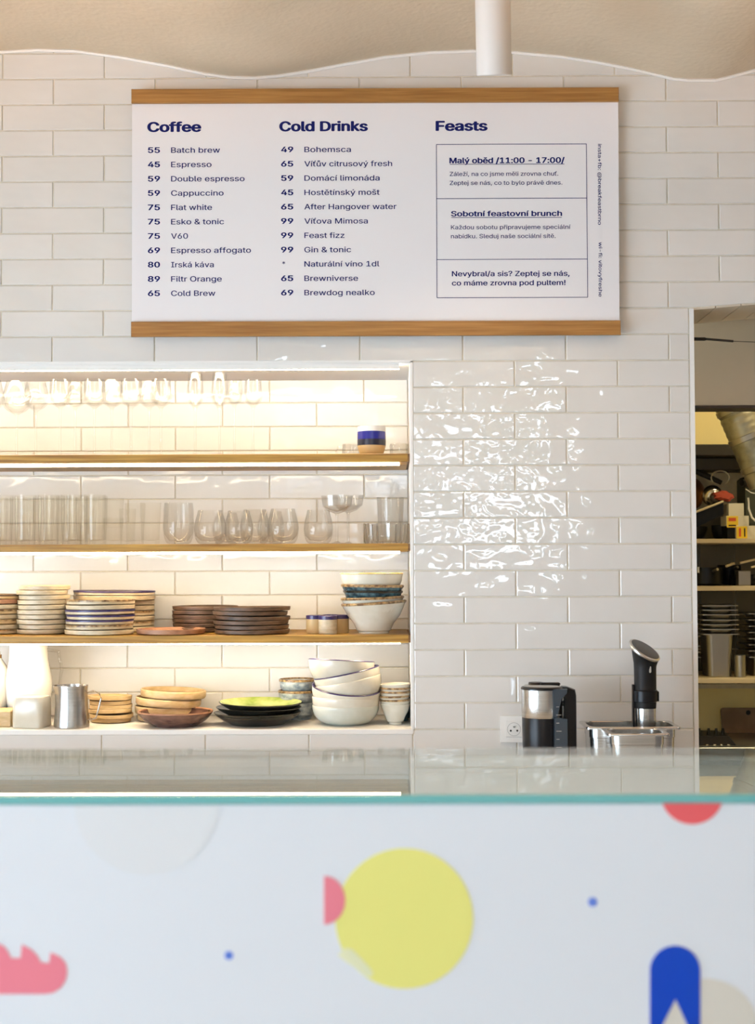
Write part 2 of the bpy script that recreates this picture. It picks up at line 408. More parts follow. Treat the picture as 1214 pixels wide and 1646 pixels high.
# repeat the vault to both sides
per = PX(1130, 0, 120)-PX(405, 0, 120)
left = [(x-per, z) for x, z in prof if x-per < prof[0][0]-.03 and x-per > LEFT_X-.2]
left2 = [(x-2*per, z) for x, z in prof if left and x-2*per < left[0][0]-.03 and x-2*per > LEFT_X-.2]
right = [(x+per, z) for x, z in prof if x+per > prof[-1][0]+.03 and x+per < RIGHT_X+.2]
P_ = left2+left+prof+right
cm = MB(); n = len(P_); rows = [-5.4, -4.0, -2.6, -1.3, -.5, .0036]
rings = [[(x, y, z) for x, z in P_] for y in rows]
cm.loft(rings, True, False, False, closed=False)
cm.loft([[(P_[0][0], y, 3.3), (P_[-1][0], y, 3.3)] for y in (-5.4, .0036)], False, False, False, closed=False)
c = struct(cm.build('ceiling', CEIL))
# plaster bead where tiles meet the vault
bead = MB(); rr = []
for i, (x, z) in enumerate(P_):
    if -1.9 < x < 1.9: rr.append((x, -.001, z-.004))
bead.tube(rr, .0055, 6); struct(bead.build('trim_3', WHITE))

# ------------------------------------------------------------------ rest of the room (behind and beside the camera)
MBf = MB().box(LEFT_X-.2, RIGHT_X+.2, -5.4, 2.6, -.1, 0); struct(MBf.build('floor', FLOOR))
rw = MB(); y0, y1 = REAR_Y-.25, REAR_Y
rw.box(LEFT_X-.2, RW[0], y0, y1, 0, 3.25); rw.box(RW[1], RIGHT_X+.2, y0, y1, 0, 3.25)
rw.box(RW[0], RW[1], y0, y1, 0, RW[2]); rw.box(RW[0], RW[1], y0, y1, RW[3], 3.25)
struct(rw.build('wall_rear', DARKW))
fr = MB()
for xx in [RW[0]+(RW[1]-RW[0])*q/3 for q in range(4)]: fr.box(xx-.025, xx+.025, REAR_Y-.11, REAR_Y-.05, RW[2], RW[3])
for zz in [RW[2]+(RW[3]-RW[2])*q/2 for q in range(3)]: fr.box(RW[0], RW[1], REAR_Y-.11, REAR_Y-.05, zz-.025, zz+.025)
struct(fr.build('window_1', WHITE))
# an unseen tree added outside the rear window (its leaves break up the sky mirrored in the glazed tiles)
tr = thing('added_tree', 'added leafy tree, unseen, outside the rear window', 'tree', (0, REAR_Y-1.3, 0))
MB().tube([(0,0,0),(.05,0,1.2),(-.05,0,2.2),(.1,0,3.2)], [.10,.08,.06,.03], 10).build('trunk', mat('bark', (.12,.09,.06), .9), tr)
lm = MB(); rnd = random.Random(5)
for q in range(230):
    c_ = Vector((rnd.uniform(-1.5,1.5), rnd.uniform(-.35,.35), rnd.uniform(1.2,3.4))); a_ = rnd.uniform(0,6.3); L_ = rnd.uniform(.08,.24)
    u_ = Vector((cos(a_), rnd.uniform(-.4,.4), sin(a_)))*L_; v_ = Vector((-sin(a_), rnd.uniform(-.4,.4), cos(a_)))*L_*.5
    n_ = Vector((0,.006,0))
    P4 = [c_-u_, c_-u_*.2-v_, c_+u_*.5-v_*.7, c_+u_, c_+u_*.5+v_*.7, c_-u_*.2+v_]
    lm.loft([[tuple(p) for p in P4], [tuple(p+n_) for p in P4]], False)
lf = lm.build('foliage', mat('leaf_green', (.05,.09,.02), .6), tr); lf['kind'] = 'stuff'
lw_ = MB(); x0, x1 = LEFT_X-.25, LEFT_X
lw_.box(x0, x1, -5.4, LW[0], 0, 3.25); lw_.box(x0, x1, LW[1], LW3[0], 0, 3.25); lw_.box(x0, x1, LW3[1], .3, 0, 3.25); lw_.box(x0, x1, LW3[0], LW3[1], 0, LW3[2]); lw_.box(x0, x1, LW3[0], LW3[1], LW3[3], 3.25); lw_.box(x0, x1, LW[0], LW[1], 0, LW[2]); lw_.box(x0, x1, LW[0], LW[1], LW[3], 3.25)
struct(lw_.build('wall_left', WALLP))
fr = MB()
for yy in (LW[0], (LW[0]+LW[1])/2, LW[1]): fr.box(LEFT_X-.11, LEFT_X-.05, yy-.025, yy+.025, LW[2], LW[3])
for zz in (LW[2], LW[3]): fr.box(LEFT_X-.11, LEFT_X-.05, LW[0], LW[1], zz-.025, zz+.025)
struct(fr.build('window_2', WHITE))
fr = MB()
for yy in (LW3[0], (LW3[0]+LW3[1])/2, LW3[1]): fr.box(LEFT_X-.11, LEFT_X-.05, yy-.025, yy+.025, LW3[2], LW3[3])
for zz in (LW3[2], LW3[3]): fr.box(LEFT_X-.11, LEFT_X-.05, LW3[0], LW3[1], zz-.025, zz+.025)
struct(fr.build('window_added', WHITE))  # frame of the added window near the tiled wall
struct(MB().box(RIGHT_X, RIGHT_X+.2, -5.4, .3, 0, 3.25).build('wall_right', DARKW))

# ------------------------------------------------------------------ spot lamps on the ceiling
def spot_lamp(loc, tilt, roll, label, r=.0425, ln=.30, power=0, col=(1,.72,.45)):
    t = thing('ceiling_spotlight', label, 'lamp', loc, group='white tube spotlights')
    t.rotation_euler = (tilt, roll, 0)
    b = MB().lathe([(0, ln), (r*.93, ln), (r, ln-.004), (r, .002), (r-.002, 0), (r-.004, .001), (r-.004, .03), (0, .03)], 40)
    b.build('tube', mat('lamp_white', (.64,.61,.57), .5), t)
    MB().lathe([(0, .033), (r-.006, .033), (r-.006, .036), (0, .036)], 24).build('lens', mat('lamp_lens', (1,1,1), .3, emit=((1,.85,.62), 3)), t)
    MB().lathe([(0,0),(.012,0),(.012,.16),(0,.16)], 16, (0,0,ln-.03)).build('stem', WHITE, t)
    if power:
        l = bpy.data.lights.new('spot_bulb', 'SPOT'); l.energy = power; l.color = col; l.spot_size = R_(100); l.spot_blend = .8; l.shadow_soft_size = .035
        lo = bpy.data.objects.new('spot_bulb', l); COL.objects.link(lo); lo.parent = t; lo.location = (0, 0, -.004)
    return t
LY = -.75
b_ = wp(794.5, 121, LY)
spot_lamp((b_.x, LY, b_.z), R_(19), R_(-2.2), 'white tube spotlight hanging above the menu board', power=20)

# unseen bowl lamps added beside and behind the camera to warm the vault
UPM = mat('added_uplight_disc', (1,1,1), .4, emit=((1,.48,.15), 470))  # glow of the added bowl lamps
for i, (x, y, z) in enumerate(((-1.75, -1.9, 2.30), (1.75, -1.9, 2.30), (-1.2, -3.6, 2.30), (1.3, -3.6, 2.30))):
    t = thing('added_bowl_lamp', 'added unseen bowl lamp warming the vault, '+('front left', 'front right', 'rear left', 'rear right')[i]+' of the room', 'lamp', (x, y, z), group='added bowl lamps')
    MB().lathe([(0,-.10)]+[(.19*sin(a*pi/24)+.001, -.10*cos(a*pi/24)) for a in range(1,13)]+[(.186,.002),(.18,-.004)]+[(.186*sin(a*pi/24), -.094*cos(a*pi/24)) for a in range(11,0,-1)]+[(0,-.094)], 32).build('bowl', WHITE, t)
    MB().lathe([(0,-.03),(.12,-.03),(.12,-.036),(0,-.036)], 24).build('light_disc', UPM, t)
    MB().tube([(0,0,-.03),(0,0,.62)], .004, 8).build('cord', BLACK, t)

# ------------------------------------------------------------------ menu board
BY = -.028
mbd = thing('menu_board', 'white menu board with navy text between two oak rails', 'sign', (0, BY, 0))
def bp(x, y): q = wp(x, y, BY); return (q.x, q.z)
def quad_box(mb, c, y0, y1, bev=0):
    mb.prism(c, y0, y1)
def rail(c, name):
    mb = MB(); cx = sum(p[0] for p in c)/4; cz = sum(p[1] for p in c)/4; b = .0015
    ins = [(p[0]-math.copysign(b, p[0]-cx), p[1]-math.copysign(b, p[1]-cz)) for p in c]
    mb.loft([[(p[0], .0, p[1]) for p in c], [(p[0], -.0105, p[1]) for p in c], [(p[0], -.012, p[1]) for p in ins]], False)
    return mb.build(name, OAK, mbd)
def bl(x, y, dy): q = wp(x, y, BY-.012); return (q.x, q.z)
rail([bl(211,165.5,0), bl(995,162.5,0), bl(995,140,0), bl(211,143,0)], 'top_rail')
rail([bl(210.5,541,0), bl(998.5,538,0), bl(998,515,0), bl(210.5,517,0)], 'bottom_rail')
MB().prism([bp(212,521), bp(996,518), bp(994,160), bp(212.5,163)], -.0012, .0).build('sheet', PAPER, mbd); SHEET = [c_ for c_ in mbd.children if c_.name.startswith('sheet')][0]
MB().box(PX(230,0), PX(980,0), .002, .026, PZ(535,0), PZ(525,0)).build('wall_batten', OAK, mbd)
FONT = None
try:
    import os
    for base in (bpy.utils.system_resource('DATAFILES'),):
        p = os.path.join(base, 'fonts', 'Inter.woff2')
        if os.path.exists(p): FONT = bpy.data.fonts.load(p)
except Exception: FONT = None
from mathutils.geometry import delaunay_2d_cdt
_glyph = {}
def glyph_mesh(st):
    cu = bpy.data.curves.new('lettering', 'FONT'); cu.body = st
    if FONT: cu.font = FONT
    o = bpy.data.objects.new('tmp', cu); COL.objects.link(o); bpy.context.view_layer.update()
    c = o.to_curve(bpy.context.evaluated_depsgraph_get())
    V = []; L = []; sg = []
    for sp in c.splines:
        P = []
        bps = sp.bezier_points; n = len(bps)
        for i in range(n):
            a, b = bps[i], bps[(i+1) % n]
            p0, p1, p2, p3 = a.co.xy, a.handle_right.xy, b.handle_left.xy, b.co.xy
            chord = (p3-p0).length
            dev = abs((p1-p0).cross(p3-p0))+abs((p2-p0).cross(p3-p0))
            k = 1 if dev < 1e-5 else 5
            for j in range(k):
                t = j/k; u = 1-t
                q = p0*u**3+p1*3*u*u*t+p2*3*u*t*t+p3*t**3
                if not P or (q-P[-1]).length > 1e-4: P.append(q)
        if len(P) > 2 and (P[0]-P[-1]).length < 1e-4: P.pop()
        if len(P) < 3: continue
        ar = sum(P[i].cross(P[(i+1) % len(P)]) for i in range(len(P)))
        if ar < 0: P.reverse()
        L.append(tuple(range(len(V), len(V)+len(P)))); V += P; sg.append(1 if ar > 0 else -1)
    o.to_curve_clear(); bpy.data.objects.remove(o); bpy.data.curves.remove(cu)
    ed = [(l[i], l[(i+1) % len(l)]) for l in L for i in range(len(l))]
    vs, es, fs, ov, oe, of = delaunay_2d_cdt(V, ed, [], 0, 1e-6)
    # keep the triangles whose centre has a non-zero winding number
    A = np.array([(V[a].x, V[a].y, V[b].x, V[b].y, s_) for l, s_ in zip(L, sg) for a, b in [(l[i], l[(i+1) % len(l)]) for i in range(len(l))]])
    C = np.array([[sum(vs[i][k] for i in f)/len(f) for k in (0, 1)] for f in fs])
    y_ = C[:, 1:2]; x_ = C[:, 0:1]
    cross = ((A[:,1] <= y_) != (A[:,3] <= y_))
    dy = np.where(A[:,3] == A[:,1], 1, A[:,3]-A[:,1])
    xi = A[:,0]+(y_-A[:,1])/dy*(A[:,2]-A[:,0])
    wn = (np.where(cross & (xi > x_), np.sign(A[:,3]-A[:,1])*A[:,4], 0)).sum(1)
    return [tuple(v) for v in vs], [f for f, q in zip(fs, wn) if abs(q) > .5]
def text(s, x0, x1, yb, cap, bold=0.0, parent=None, rot=False, m=NAVY, fn=None):
    parent = parent or SHEET; fn = fn or bp
    vs, fs = glyph_mesh(s)
    mn = min(v[0] for v in vs); mx = max(v[0] for v in vs)
    used = sorted({i for f in fs for i in f})
    sx_ = (mx-mn); ex = bold*.55
    sh = [(0,0)] if bold < .004 else [(-ex,0),(ex,0),(0,-ex*.55),(0,ex*.55),(-ex*.7,ex*.4),(ex*.7,-ex*.4),(ex*.7,ex*.4),(-ex*.7,-ex*.4)]
    V = []; F_ = []
    for k, (dx, dy) in enumerate(sh):
        o_ = len(V)
        for (vx, vy) in vs:
            tx = (vx+dx-mn)/sx_; ty = (vy+dy)/CAPH
            if rot: q = fn(yb+ty*cap, x0+tx*(x1-x0))
            else: q = fn(x0+tx*(x1-x0), yb-ty*cap-.0042*tx*(x1-x0))
            V.append((q[0], -.0017-.000004*k, q[1]))
        F_ += [tuple(o_+i for i in f) for f in fs]
    me = bpy.data.meshes.new('lettering'); me.from_pydata(V, [], F_); me.materials.append(m)
    return link('lettering', me, parent)
CAPH = max(v[1] for v in glyph_mesh('H')[0])
text('Coffee', 238.4, 322.3, 212.0, 15, .068)
text('Cold Drinks', 450.5, 590.2, 211.0, 15, .068)
text('Feasts', 701.8, 782.5, 210.2, 15, .068)
za = lambda px: 200+px/2.428
rows = [('55','Batch brew',373),('45','Espresso',340),('59','Double espresso',469),('59','Cappuccino',387),('75','Flat white',342),('75','Esko & tonic',389),('75','V60',248),('69','Espresso affogato',494),('80','Irská káva',349),('89','Filtr Orange',380),('65','Cold Brew',355)]
for i, (p, s, xe) in enumerate(rows):
    yb = 245.9+i*23.0
    text(p, 238.5, 256.8, yb, 8.6, .052); text(s, 275.4, za(xe), yb, 8.5, .017)
rows = [('49','Bohemsca',884),('65','Víťův citrusový fresh',1045),('59','Domácí limonáda',996),('45','Hostětínský mošt',996),('65','After Hangover water',1062),('99','Víťova Mimosa',950),('99','Feast fizz',859),('99','Gin & tonic',885),('*','Naturální víno 1dl',995),('65','Brewniverse',912),('69','Brewdog nealko',977)]
for i, (p, s, xe) in enumerate(rows):
    yb = 244.8+i*23.0
    if p == '*': text(p, 453.8, 458.6, yb-.5, 8.0, .01)
    else: text(p, 452.6, 471.0, yb, 8.6, .052)
    text(s, 489.6, za(xe), yb, 8.5, .017)
zb_ = lambda px: 600+px/2.428
zy = lambda py: 130+py/2.428
for (s, a, b, yb, cap, bo) in (('Malý oběd /11:00 - 17:00/', 299, 746, 322, 8.6, .052), ('Záleží, na co jsme měli zrovna chuť.', 299, 722, 372, 6.6, .013), ('Zeptej se nás, co to bylo právě dnes.', 299, 738, 407, 6.6, .013),
        ('Sobotní feastovní brunch', 305, 736, 529, 8.2, .045), ('Každou sobotu připravujeme speciální', 304, 770, 580, 6.6, .013), ('nabídku. Sleduj naše sociální sítě.', 304, 712, 615, 6.6, .013),
        ('Nevybral/a sis? Zeptej se nás,', 308, 766, 763, 8.0, .03), ('co máme zrovna pod pultem!', 308, 750, 799, 8.0, .03)):
    text(s, zb_(a), zb_(b), zy(yb), cap, bo)
text('insta+fb: @breakfeastbrno', 231.7, 361.5, 961.5, 5.6, .02, rot=True)
text('wi-fi: vitovyfreshe', 389.5, 477, 962.5, 5.6, .02, rot=True)
def line(x0, y0, x1, y1, t=.9):
    mb = MB(); d = Vector((x1-x0, y1-y0)).normalized(); nn = Vector((-d.y, d.x))*t/2
    mb.prism([bp(x0+nn.x, y0+nn.y), bp(x1+nn.x, y1+nn.y), bp(x1-nn.x, y1-nn.y), bp(x0-nn.x, y0-nn.y)], -.0018, -.0010)
    mb.build('ruled_line', NAVY, mbd)
for l_ in ((701.7,232.5,942.7,231.5),(702.5,478.8,944.8,478),(701.7,232.5,702.5,478.8),(942.7,231.5,944.8,478),(701.9,319.5,943.6,318.5),(702.3,417.5,944,416.5)): line(*l_)
line(zb_(299), zy(326), zb_(746), zy(325), .8); line(zb_(305), zy(534), zb_(736), zy(533), .8)

# ------------------------------------------------------------------ generic tableware
def lathe_thing(prof, m, name, label, cat, loc, rot=(0,0,0), group=None, n=40, wob=0, rim=None, rimspan=None, **kw):
    o = tag(MB().lathe(prof, n, wob=wob, ph=kw.get('ph', 0)).build(name, m, None, loc, rot), label, cat, group)
    if rim:
        MB().lathe(rimspan, n, wob=wob, ph=kw.get('ph', 0)).build('rim', rim, o)
    return o
def plate_prof(r, h, t=.004, foot=.62):
    return [(0, .0012), (r*foot-.004, .0012), (r*foot-.003, 0), (r*foot, 0), (r*foot+.003, .0012), (r*.955, h*.10), (r*.985, h*.20), (r*.992, h*.60), (r, h*.84), (r*.995, h*.92), (r*.97, h*.93), (r*.945, h*.80), (r*.90, h*.45), (0, h*.36)]
def rim_band(r, h, e=.0006, lo=.86):
    return [(r*.99+e, h*.62), (r+e, h*.84), (r*.995+e, h*.92+e), (r*.97, h*.93+e), (r*.945, h*.80+e)]
def stack(x, width, ybot_z, ztop, n, Y, m, name, what, where, cat='plate', group=None, jitter=.003, rims=None, mats=None, tilt=.012, foot=.62, radii=None):
    """n plates from z=ybot_z up to z=ztop, centred on pixel column x"""
    S = F/(Y-CAM.y); r0 = width/S/2; cx = PX(x, Y, 990)
    pitch = (ztop-ybot_z)/n
    for i in range(n):
        r = r0*(radii[i] if radii else random.uniform(.965, 1.0)); h = pitch*1.02
        mm = mats[i] if mats else m; rm = rims[i] if rims else None
        ph = random.uniform(0, 6)
        dx = random.uniform(-1, 1)*jitter+(r0-r)*random.choice((-1,1))*.6
        lathe_thing(plate_prof(r, h*1.05, foot=foot), mm, name, (ordn(i, n)+' '+what+' '+where), cat, (cx+dx, Y+random.uniform(-1,1)*jitter, ybot_z+i*pitch),
                    (random.uniform(-1,1)*tilt*.3, random.uniform(-1,1)*tilt*(1 if i else .2), random.uniform(0,6)), group, wob=.004, rim=rm, rimspan=rim_band(r, h*1.05) if rm else None, ph=ph)

# ---- lower oak shelf (plates)
z = ZS3+.0003
def zt(y, Y): return PZ(y, Y, 330)
# far left mixed stack
cols = [CREAM, CREAM, TANW, CREAM, TANW, CREAM, TERRA, TANW]
stack(-8, 88, z, zt(954, .14), 8, .15, CREAM, 'dinner_plate', 'plate', 'of the mixed stack at far left', mats=cols, rims=[RIMBROWN, None, RIMBROWN, None, RIMBROWN, None, None, BROWN], group='mixed plates at the far left', tilt=.02)
stack(70, 82, z, zt(940, .13), 10, .13, CREAM, 'dinner_plate', 'thick cream plate', 'of the tallest plate stack', group='tall stack of cream plates', jitter=.004, foot=.8)
zq = z+(zt(960, .245)-z)
stack(200, 97, z, zt(964, .27), 6, .277, CREAM, 'dinner_plate', 'cream plate', 'of the back stack beside tall stack', rims=[None, RIMBROWN, None, RIMBROWN, None, None], group='cream plates behind', jitter=.0)
stack(184, 131, zt(964, .27)+.0003, zt(949, .24), 2, .243, CREAM, 'dinner_plate', 'wide cream plate', 'of the pair topping the back stack', rims=[None, RIMBLUE], group='wide cream plates on top', jitter=.0)
stack(161, 112, z, zt(963, .115), 7, .096, CREAM, 'dinner_plate', 'cream dark-edged plate', 'of the front stack beside tall stack', rims=[None, RIMBROWN, RIMBLUE, RIMBLUE, RIMBLUE, None, RIMBROWN], group='cream plates in front', jitter=.001)
stack(277, 112, z, zt(1009.5, .11), 1, .094, TERRA, 'flat_plate', 'flat red-brown plate', 'lying alone between cream and dark stacks', mats=[TERRA], foot=.8)
stack(330, 106, z, zt(974, .24), 6, .268, BROWN, 'dinner_plate', 'dark brown plate', 'of the rear dark stack', group='dark brown plates behind', foot=.8, jitter=.001)
stack(404, 124, z, zt(975, .12), 6, .114, BROWN, 'dinner_plate', 'dark brown plate', 'of the front dark stack', group='dark brown plates in front', foot=.8, jitter=.003, tilt=.02)
# small cups with navy rims
for (x, yb, Y, lb) in ((507, 989, .10, 'leftmost'), (527, 990, .06, 'front middle'), (532, 988, .155, 'rear middle'), (546, 988, .12, 'rightmost')):
    r = .0275 if Y < .15 else .026; h = .054
    o = lathe_thing([(0,0),(r*.92,0),(r,.004),(r,h*.8),(r*.99,h),(r*.93,h),(r*.9,h*.9),(r*.9,.006),(0,.006)], SAND if lb != 'front middle' else CREAM, 'espresso_cup', lb+' small sand-coloured cup with a navy rim', 'cup', (PX(x, Y), Y, z), group='navy-rimmed small cups', rim=RIMBLUE, rimspan=[(r+.0005,h*.80),(r+.0006,h*.99),(r*.97,h+.0006),(r*.9,h+.0003),(r*.88,h*.85)])
# bowl tower
def bowl_prof(r, h, foot=.36, t=.004, deep=.6):
    return [(0,.002),(r*foot-.005,.002),(r*foot-.004,0),(r*foot,0),(r*foot,.006),(r*foot+.006,.009),(r*.66,h*.36),(r*.88,h*.68),(r,h),(r-.002,h+.001),(r-t,h),(r*.86-t*.5,h*.70),(r*.62,h*.40),(r*foot,.014),(0,.012)]
def round_prof(r, h, foot=.5, t=.004):
    p = [(0,.002),(r*foot-.004,.002),(r*foot-.003,0),(r*foot,0),(r*foot+.002,.002)]
    for a in range(1, 9):
        t_ = a/8*pi/2; p.append((r*(foot+(1-foot)*sin(t_)), .002+(h*.93)*(1-cos(t_))))
    p += [(r*.995,h),(r*.985,h+.001),(r-t,h)]
    for a in range(8, 0, -1):
        t_ = a/8*pi/2; p.append(((r-t)*(foot+(1-foot)*sin(t_))-.001, .006+(h*.90)*(1-cos(t_))))
    p.append((0, .006)); return p
Y = .115; S_ = F/(Y-CAM.y)
def rimof(r, h, w=.006, t=.004): return [(r*.985+.0006,h-w),(r+.0008,h-.0005),(r-.002,h+.0018),(r-t-.0008,h),(r*.97-t,h-w*.8)]
bx = PX(601, Y)
zb0 = z
def bz(y): return PZ(y, Y, 600)
r = 48.5/S_
lathe_thing(bowl_prof(r, bz(975)-zb0, .50), WHITEC, 'footed_bowl', 'lowest bowl of the shelf tower, plain white with a foot', 'bowl', (PX(600.5,Y), Y, zb0), group='tower of bowls on the lower oak shelf')
seg = [(603, 52.5, 968, 986, WHITEC, RIMBROWN, .10, 'white brown-rimmed bowl, second from bottom of the shelf tower'),
       (600, 51, 960, 980, WHITEC, RIMBROWN, .06, 'white brown-rimmed bowl under the two teal bowls'),
       (599, 48, 949.5, 971, TEALB, BLKP, -.02, 'lower of two dark teal bowls in the shelf tower'),
       (598, 50.5, 940.5, 963, TEALB, RIMBROWN, -.03, 'upper of two dark teal bowls in the shelf tower')]
for (x, hw, yt, yb, m, rm, tl_, lb) in seg:
    r = hw/S_; h = .075
    zt_ = bz(yt)
    pr = [(0,.01),(r*.4,.008),(r*.62,h*.25),(r*.85,h*.60),(r,h),(r-.002,h+.001),(r-.004,h),(r*.83,h*.64),(r*.6,h*.31),(r*.38,.014),(0,.015)]
    lathe_thing(pr, m, 'stacked_bowl', lb, 'bowl', (PX(x,Y), Y, zt_-h), (0, -tl_*.6, 0), group='tower of bowls on the lower oak shelf', rim=rm, rimspan=rimof(r, h))
r = 50.5/S_; zt_ = bz(921.5); h = zt_-bz(946)
lathe_thing([(0,0),(r*.60,0),(r*.66,-.001+.003),(r*.9,h*.25),(r*.955,h*.5),(r*.965,h*.7),(r,h),(r-.003,h+.001),(r-.006,h),(r*.92,h*.6),(r*.86,h*.3),(r*.6,.006),(0,.005)], WHITEC, 'wide_bowl', 'topmost bowl of the shelf tower, off-white with a golden rim', 'bowl', (PX(597.5,Y), Y, zt_-h), group='tower of bowls on the lower oak shelf', rim=GOLDRIM, rimspan=rimof(r, h, .003))

# ---- niche floor
z = ZF+.0003
def stackf(*a, **k): stack(*a, **k)
# milky jug/canister
Y = .21; S_ = F/(Y-CAM.y)
cx = PX(47, Y); r1 = 30/S_; r2 = 37/S_
H = .245
t = thing('water_carafe', 'tall milky white carafe behind the white box', 'carafe', (cx, Y, z))
MB().lathe([(0,0),(r1*.8,0),(r1*.95,.01),(r2,.09),(r2,.13),(r1*1.02,.19),(r1,.235),(r1*1.0,H),(r1-.003,H),(r1-.003,.2),(r2-.003,.13),(r2-.003,.09),(r1*.8,.012),(0,.01)], 40).build('body', MILKY, t)
MB().tube([(r1,0,.22),(r1+.035,0,.215),(r1+.045,0,.16),(r1+.035,0,.10),(r2,0,.085)], .0055, 8).build('handle', GLASS, t)
tj = thing('glass_jug', 'second milky jug cut off at the left edge', 'carafe', (PX(-22, .2), .2, z))
MB().lathe([(0,0),(.05,0),(.065,.02),(.075,.09),(.07,.16),(.045,.2),(.045,.215),(.042,.215),(.042,.2),(.067,.16),(.07,.09),(.06,.022),(0,.006)], 32).build('body', MILKY, tj)
MB().lathe([(.046,.195),(.048,.195),(.048,.205),(.046,.205)], 32).build('collar', OAK, tj)
Y = .10
bxo = MB().cbox(PX(-30,Y), PX(24,Y), .06, .16, 0, PZ(1139,Y)-z, .003)
tag(bxo.build('wooden_box', TANW, None, (0,0,z)), 'pale wooden block beside the white rounded box', 'box')
Y = .07; S_ = F/(Y-CAM.y); wbx = 62/S_
cb = MB(); wd = 50/S_; hh = PZ(1117, Y)-z
rings = [rrect(wd*.94, .085, .012, 5, 0), rrect(wd*1.0, .09, .014, 5, .004), rrect(wd, .09, .016, 5, hh-.012), rrect(wd*.96, .085, .018, 5, hh-.002), rrect(wd*.86, .07, .018, 5, hh)]
cb.loft(rings)
o = tag(cb.build('ceramic_box', WHITEC, None, (PX(53, Y), Y, z), (0,0,R_(-8))), 'small white rounded ceramic box left of the steel pitcher', 'box')
# milk pitcher
Y = .06; S_ = F/(Y-CAM.y); r = 27.5/S_; hh = PZ(1101.5, Y, 116)-z
t = thing('milk_pitcher', 'brushed steel milk pitcher with a wire handle', 'pitcher', (PX(116.5, Y), Y, z))
pb = MB(); pr = [(0,0),(r*.97,0),(r*1.02,.003),(r*1.02,.012),(r*.93,hh*.55),(r*.91,hh*.88),(r*.95,hh-.001),(r*.95,hh),(r*.93,hh),(r*.89,hh*.88),(r*.91,hh*.55),(r*.99,.012),(0,.005)]
pb.lathe(pr, 48)
pb.v = [(x-(.010*max(0,(zz-hh*.8)/(hh*.2)) if (x < -r*.75) else 0), y, zz) for x, y, zz in pb.v]
pb.build('body', STEEL, t)
hd = MB(); hp = [(r*.9,0,hh*.82),(r*1.25,0,hh*.86),(r*1.62,0,hh*.80),(r*1.72,0,hh*.68),(r*1.55,0,hh*.40),(r*1.42,0,hh*.22),(r*1.15,0,hh*.17),(r*.98,0,hh*.19)]
hd.tube(hp, .0024, 8); hd.build('handle', STEEL, t)
# tan plates behind the pitcher
stack(178, 70, z, zt(1117, .2), 6, .2, TANW, 'side_plate', 'tan plate', 'of the stack behind the steel pitcher', group='tan side plates', jitter=.004, tilt=.05, radii=[.92,1,1,.98,.95,1])
# tan boards/plates leaning
zz = z
spec = [(268, 92, 1143, 1156, 0, 'lowest'), (267, 98, 1131, 1145, .02, 'second from bottom'), (271, 104, 1118, 1132, .06, 'second from top'), (279, 104, 1106, 1119, .05, 'topmost')]
zprev = z
for i, (x, wd, yt, yb, tl_, on) in enumerate(spec):
    Y = .24; S_ = F/(Y-CAM.y); r = wd/S_/2; h = .024
    zb_t = PZ(yb, Y)
    zb_t = z if i == 0 else zb_t-.003
    lathe_thing([(0,.001),(r*.8,0),(r*.97,.003),(r,.008),(r,h),(r*.98,h+.002),(r*.95,h),(r*.93,.012),(0,.011)], TANW, 'tan_dish', on+' tan straight-sided dish of the leaning stack', 'dish', (PX(x, Y), Y, zb_t), (0, tl_, 0), group='leaning tan dishes', wob=.004)
Y = .10; S_ = F/(Y-CAM.y); r = 60/S_; h = PZ(1141.5, Y)-z
lathe_thing([(0,.002),(r*.55,.002),(r*.56,0),(r*.60,0),(r*.64,.004),(r*.82,h*.35),(r*.95,h*.68),(r,h*.93),(r*.995,h),(r*.97,h*.97),(r*.93,h*.75),(r*.6,.012),(0,.010)], BROWNG, 'serving_dish', 'wide glossy brown dish in front of the tan dishes', 'dish', (PX(282.5,Y), Y, z), n=56, rim=TERRA, rimspan=[(r+.0005,h*.92),(r*.995,h+.0009),(r*.965,h*.97+.0006),(r*.96,h*.93)])
# black plates
zb0 = z
ws = [134, 140, 137, 134]; xs = [415, 414, 416, 419]; yt = [1152, 1143.5, 1135, 1127]
for i in range(4):
    Y = .135; S_ = F/(Y-CAM.y); r = ws[i]/S_/2; h = .030
    zt_ = PZ(yt[i]+3, Y-r*.3, 415)
    lathe_thing([(0,.002),(r*.60,.002),(r*.61,0),(r*.64,0),(r*.68,.004),(r*.86,h*.55),(r*.985,h*.9),(r,h),(r*.985,h+.001),(r*.95,h*.92),(r*.72,h*.45),(r*.5,.010),(0,.009)], BLKP, 'black_plate', ordn(i,4)+' black plate of the stack with a green top', 'plate', (PX(xs[i],Y), Y, max(z, zt_-h) if i else z), (random.uniform(-.006,.006)+.012*(i==3), .008*(i-1.5), 0), group='black glazed plates', n=56,
        rim=(GREEN if i == 3 else None), rimspan=[(0,.0100),(r*.5,.0108),(r*.72,h*.45+.0008),(r*.95,h*.92+.0008),(r*.982,h+.0012),(r*.95,h*.92+.0018)] if i == 3 else None)
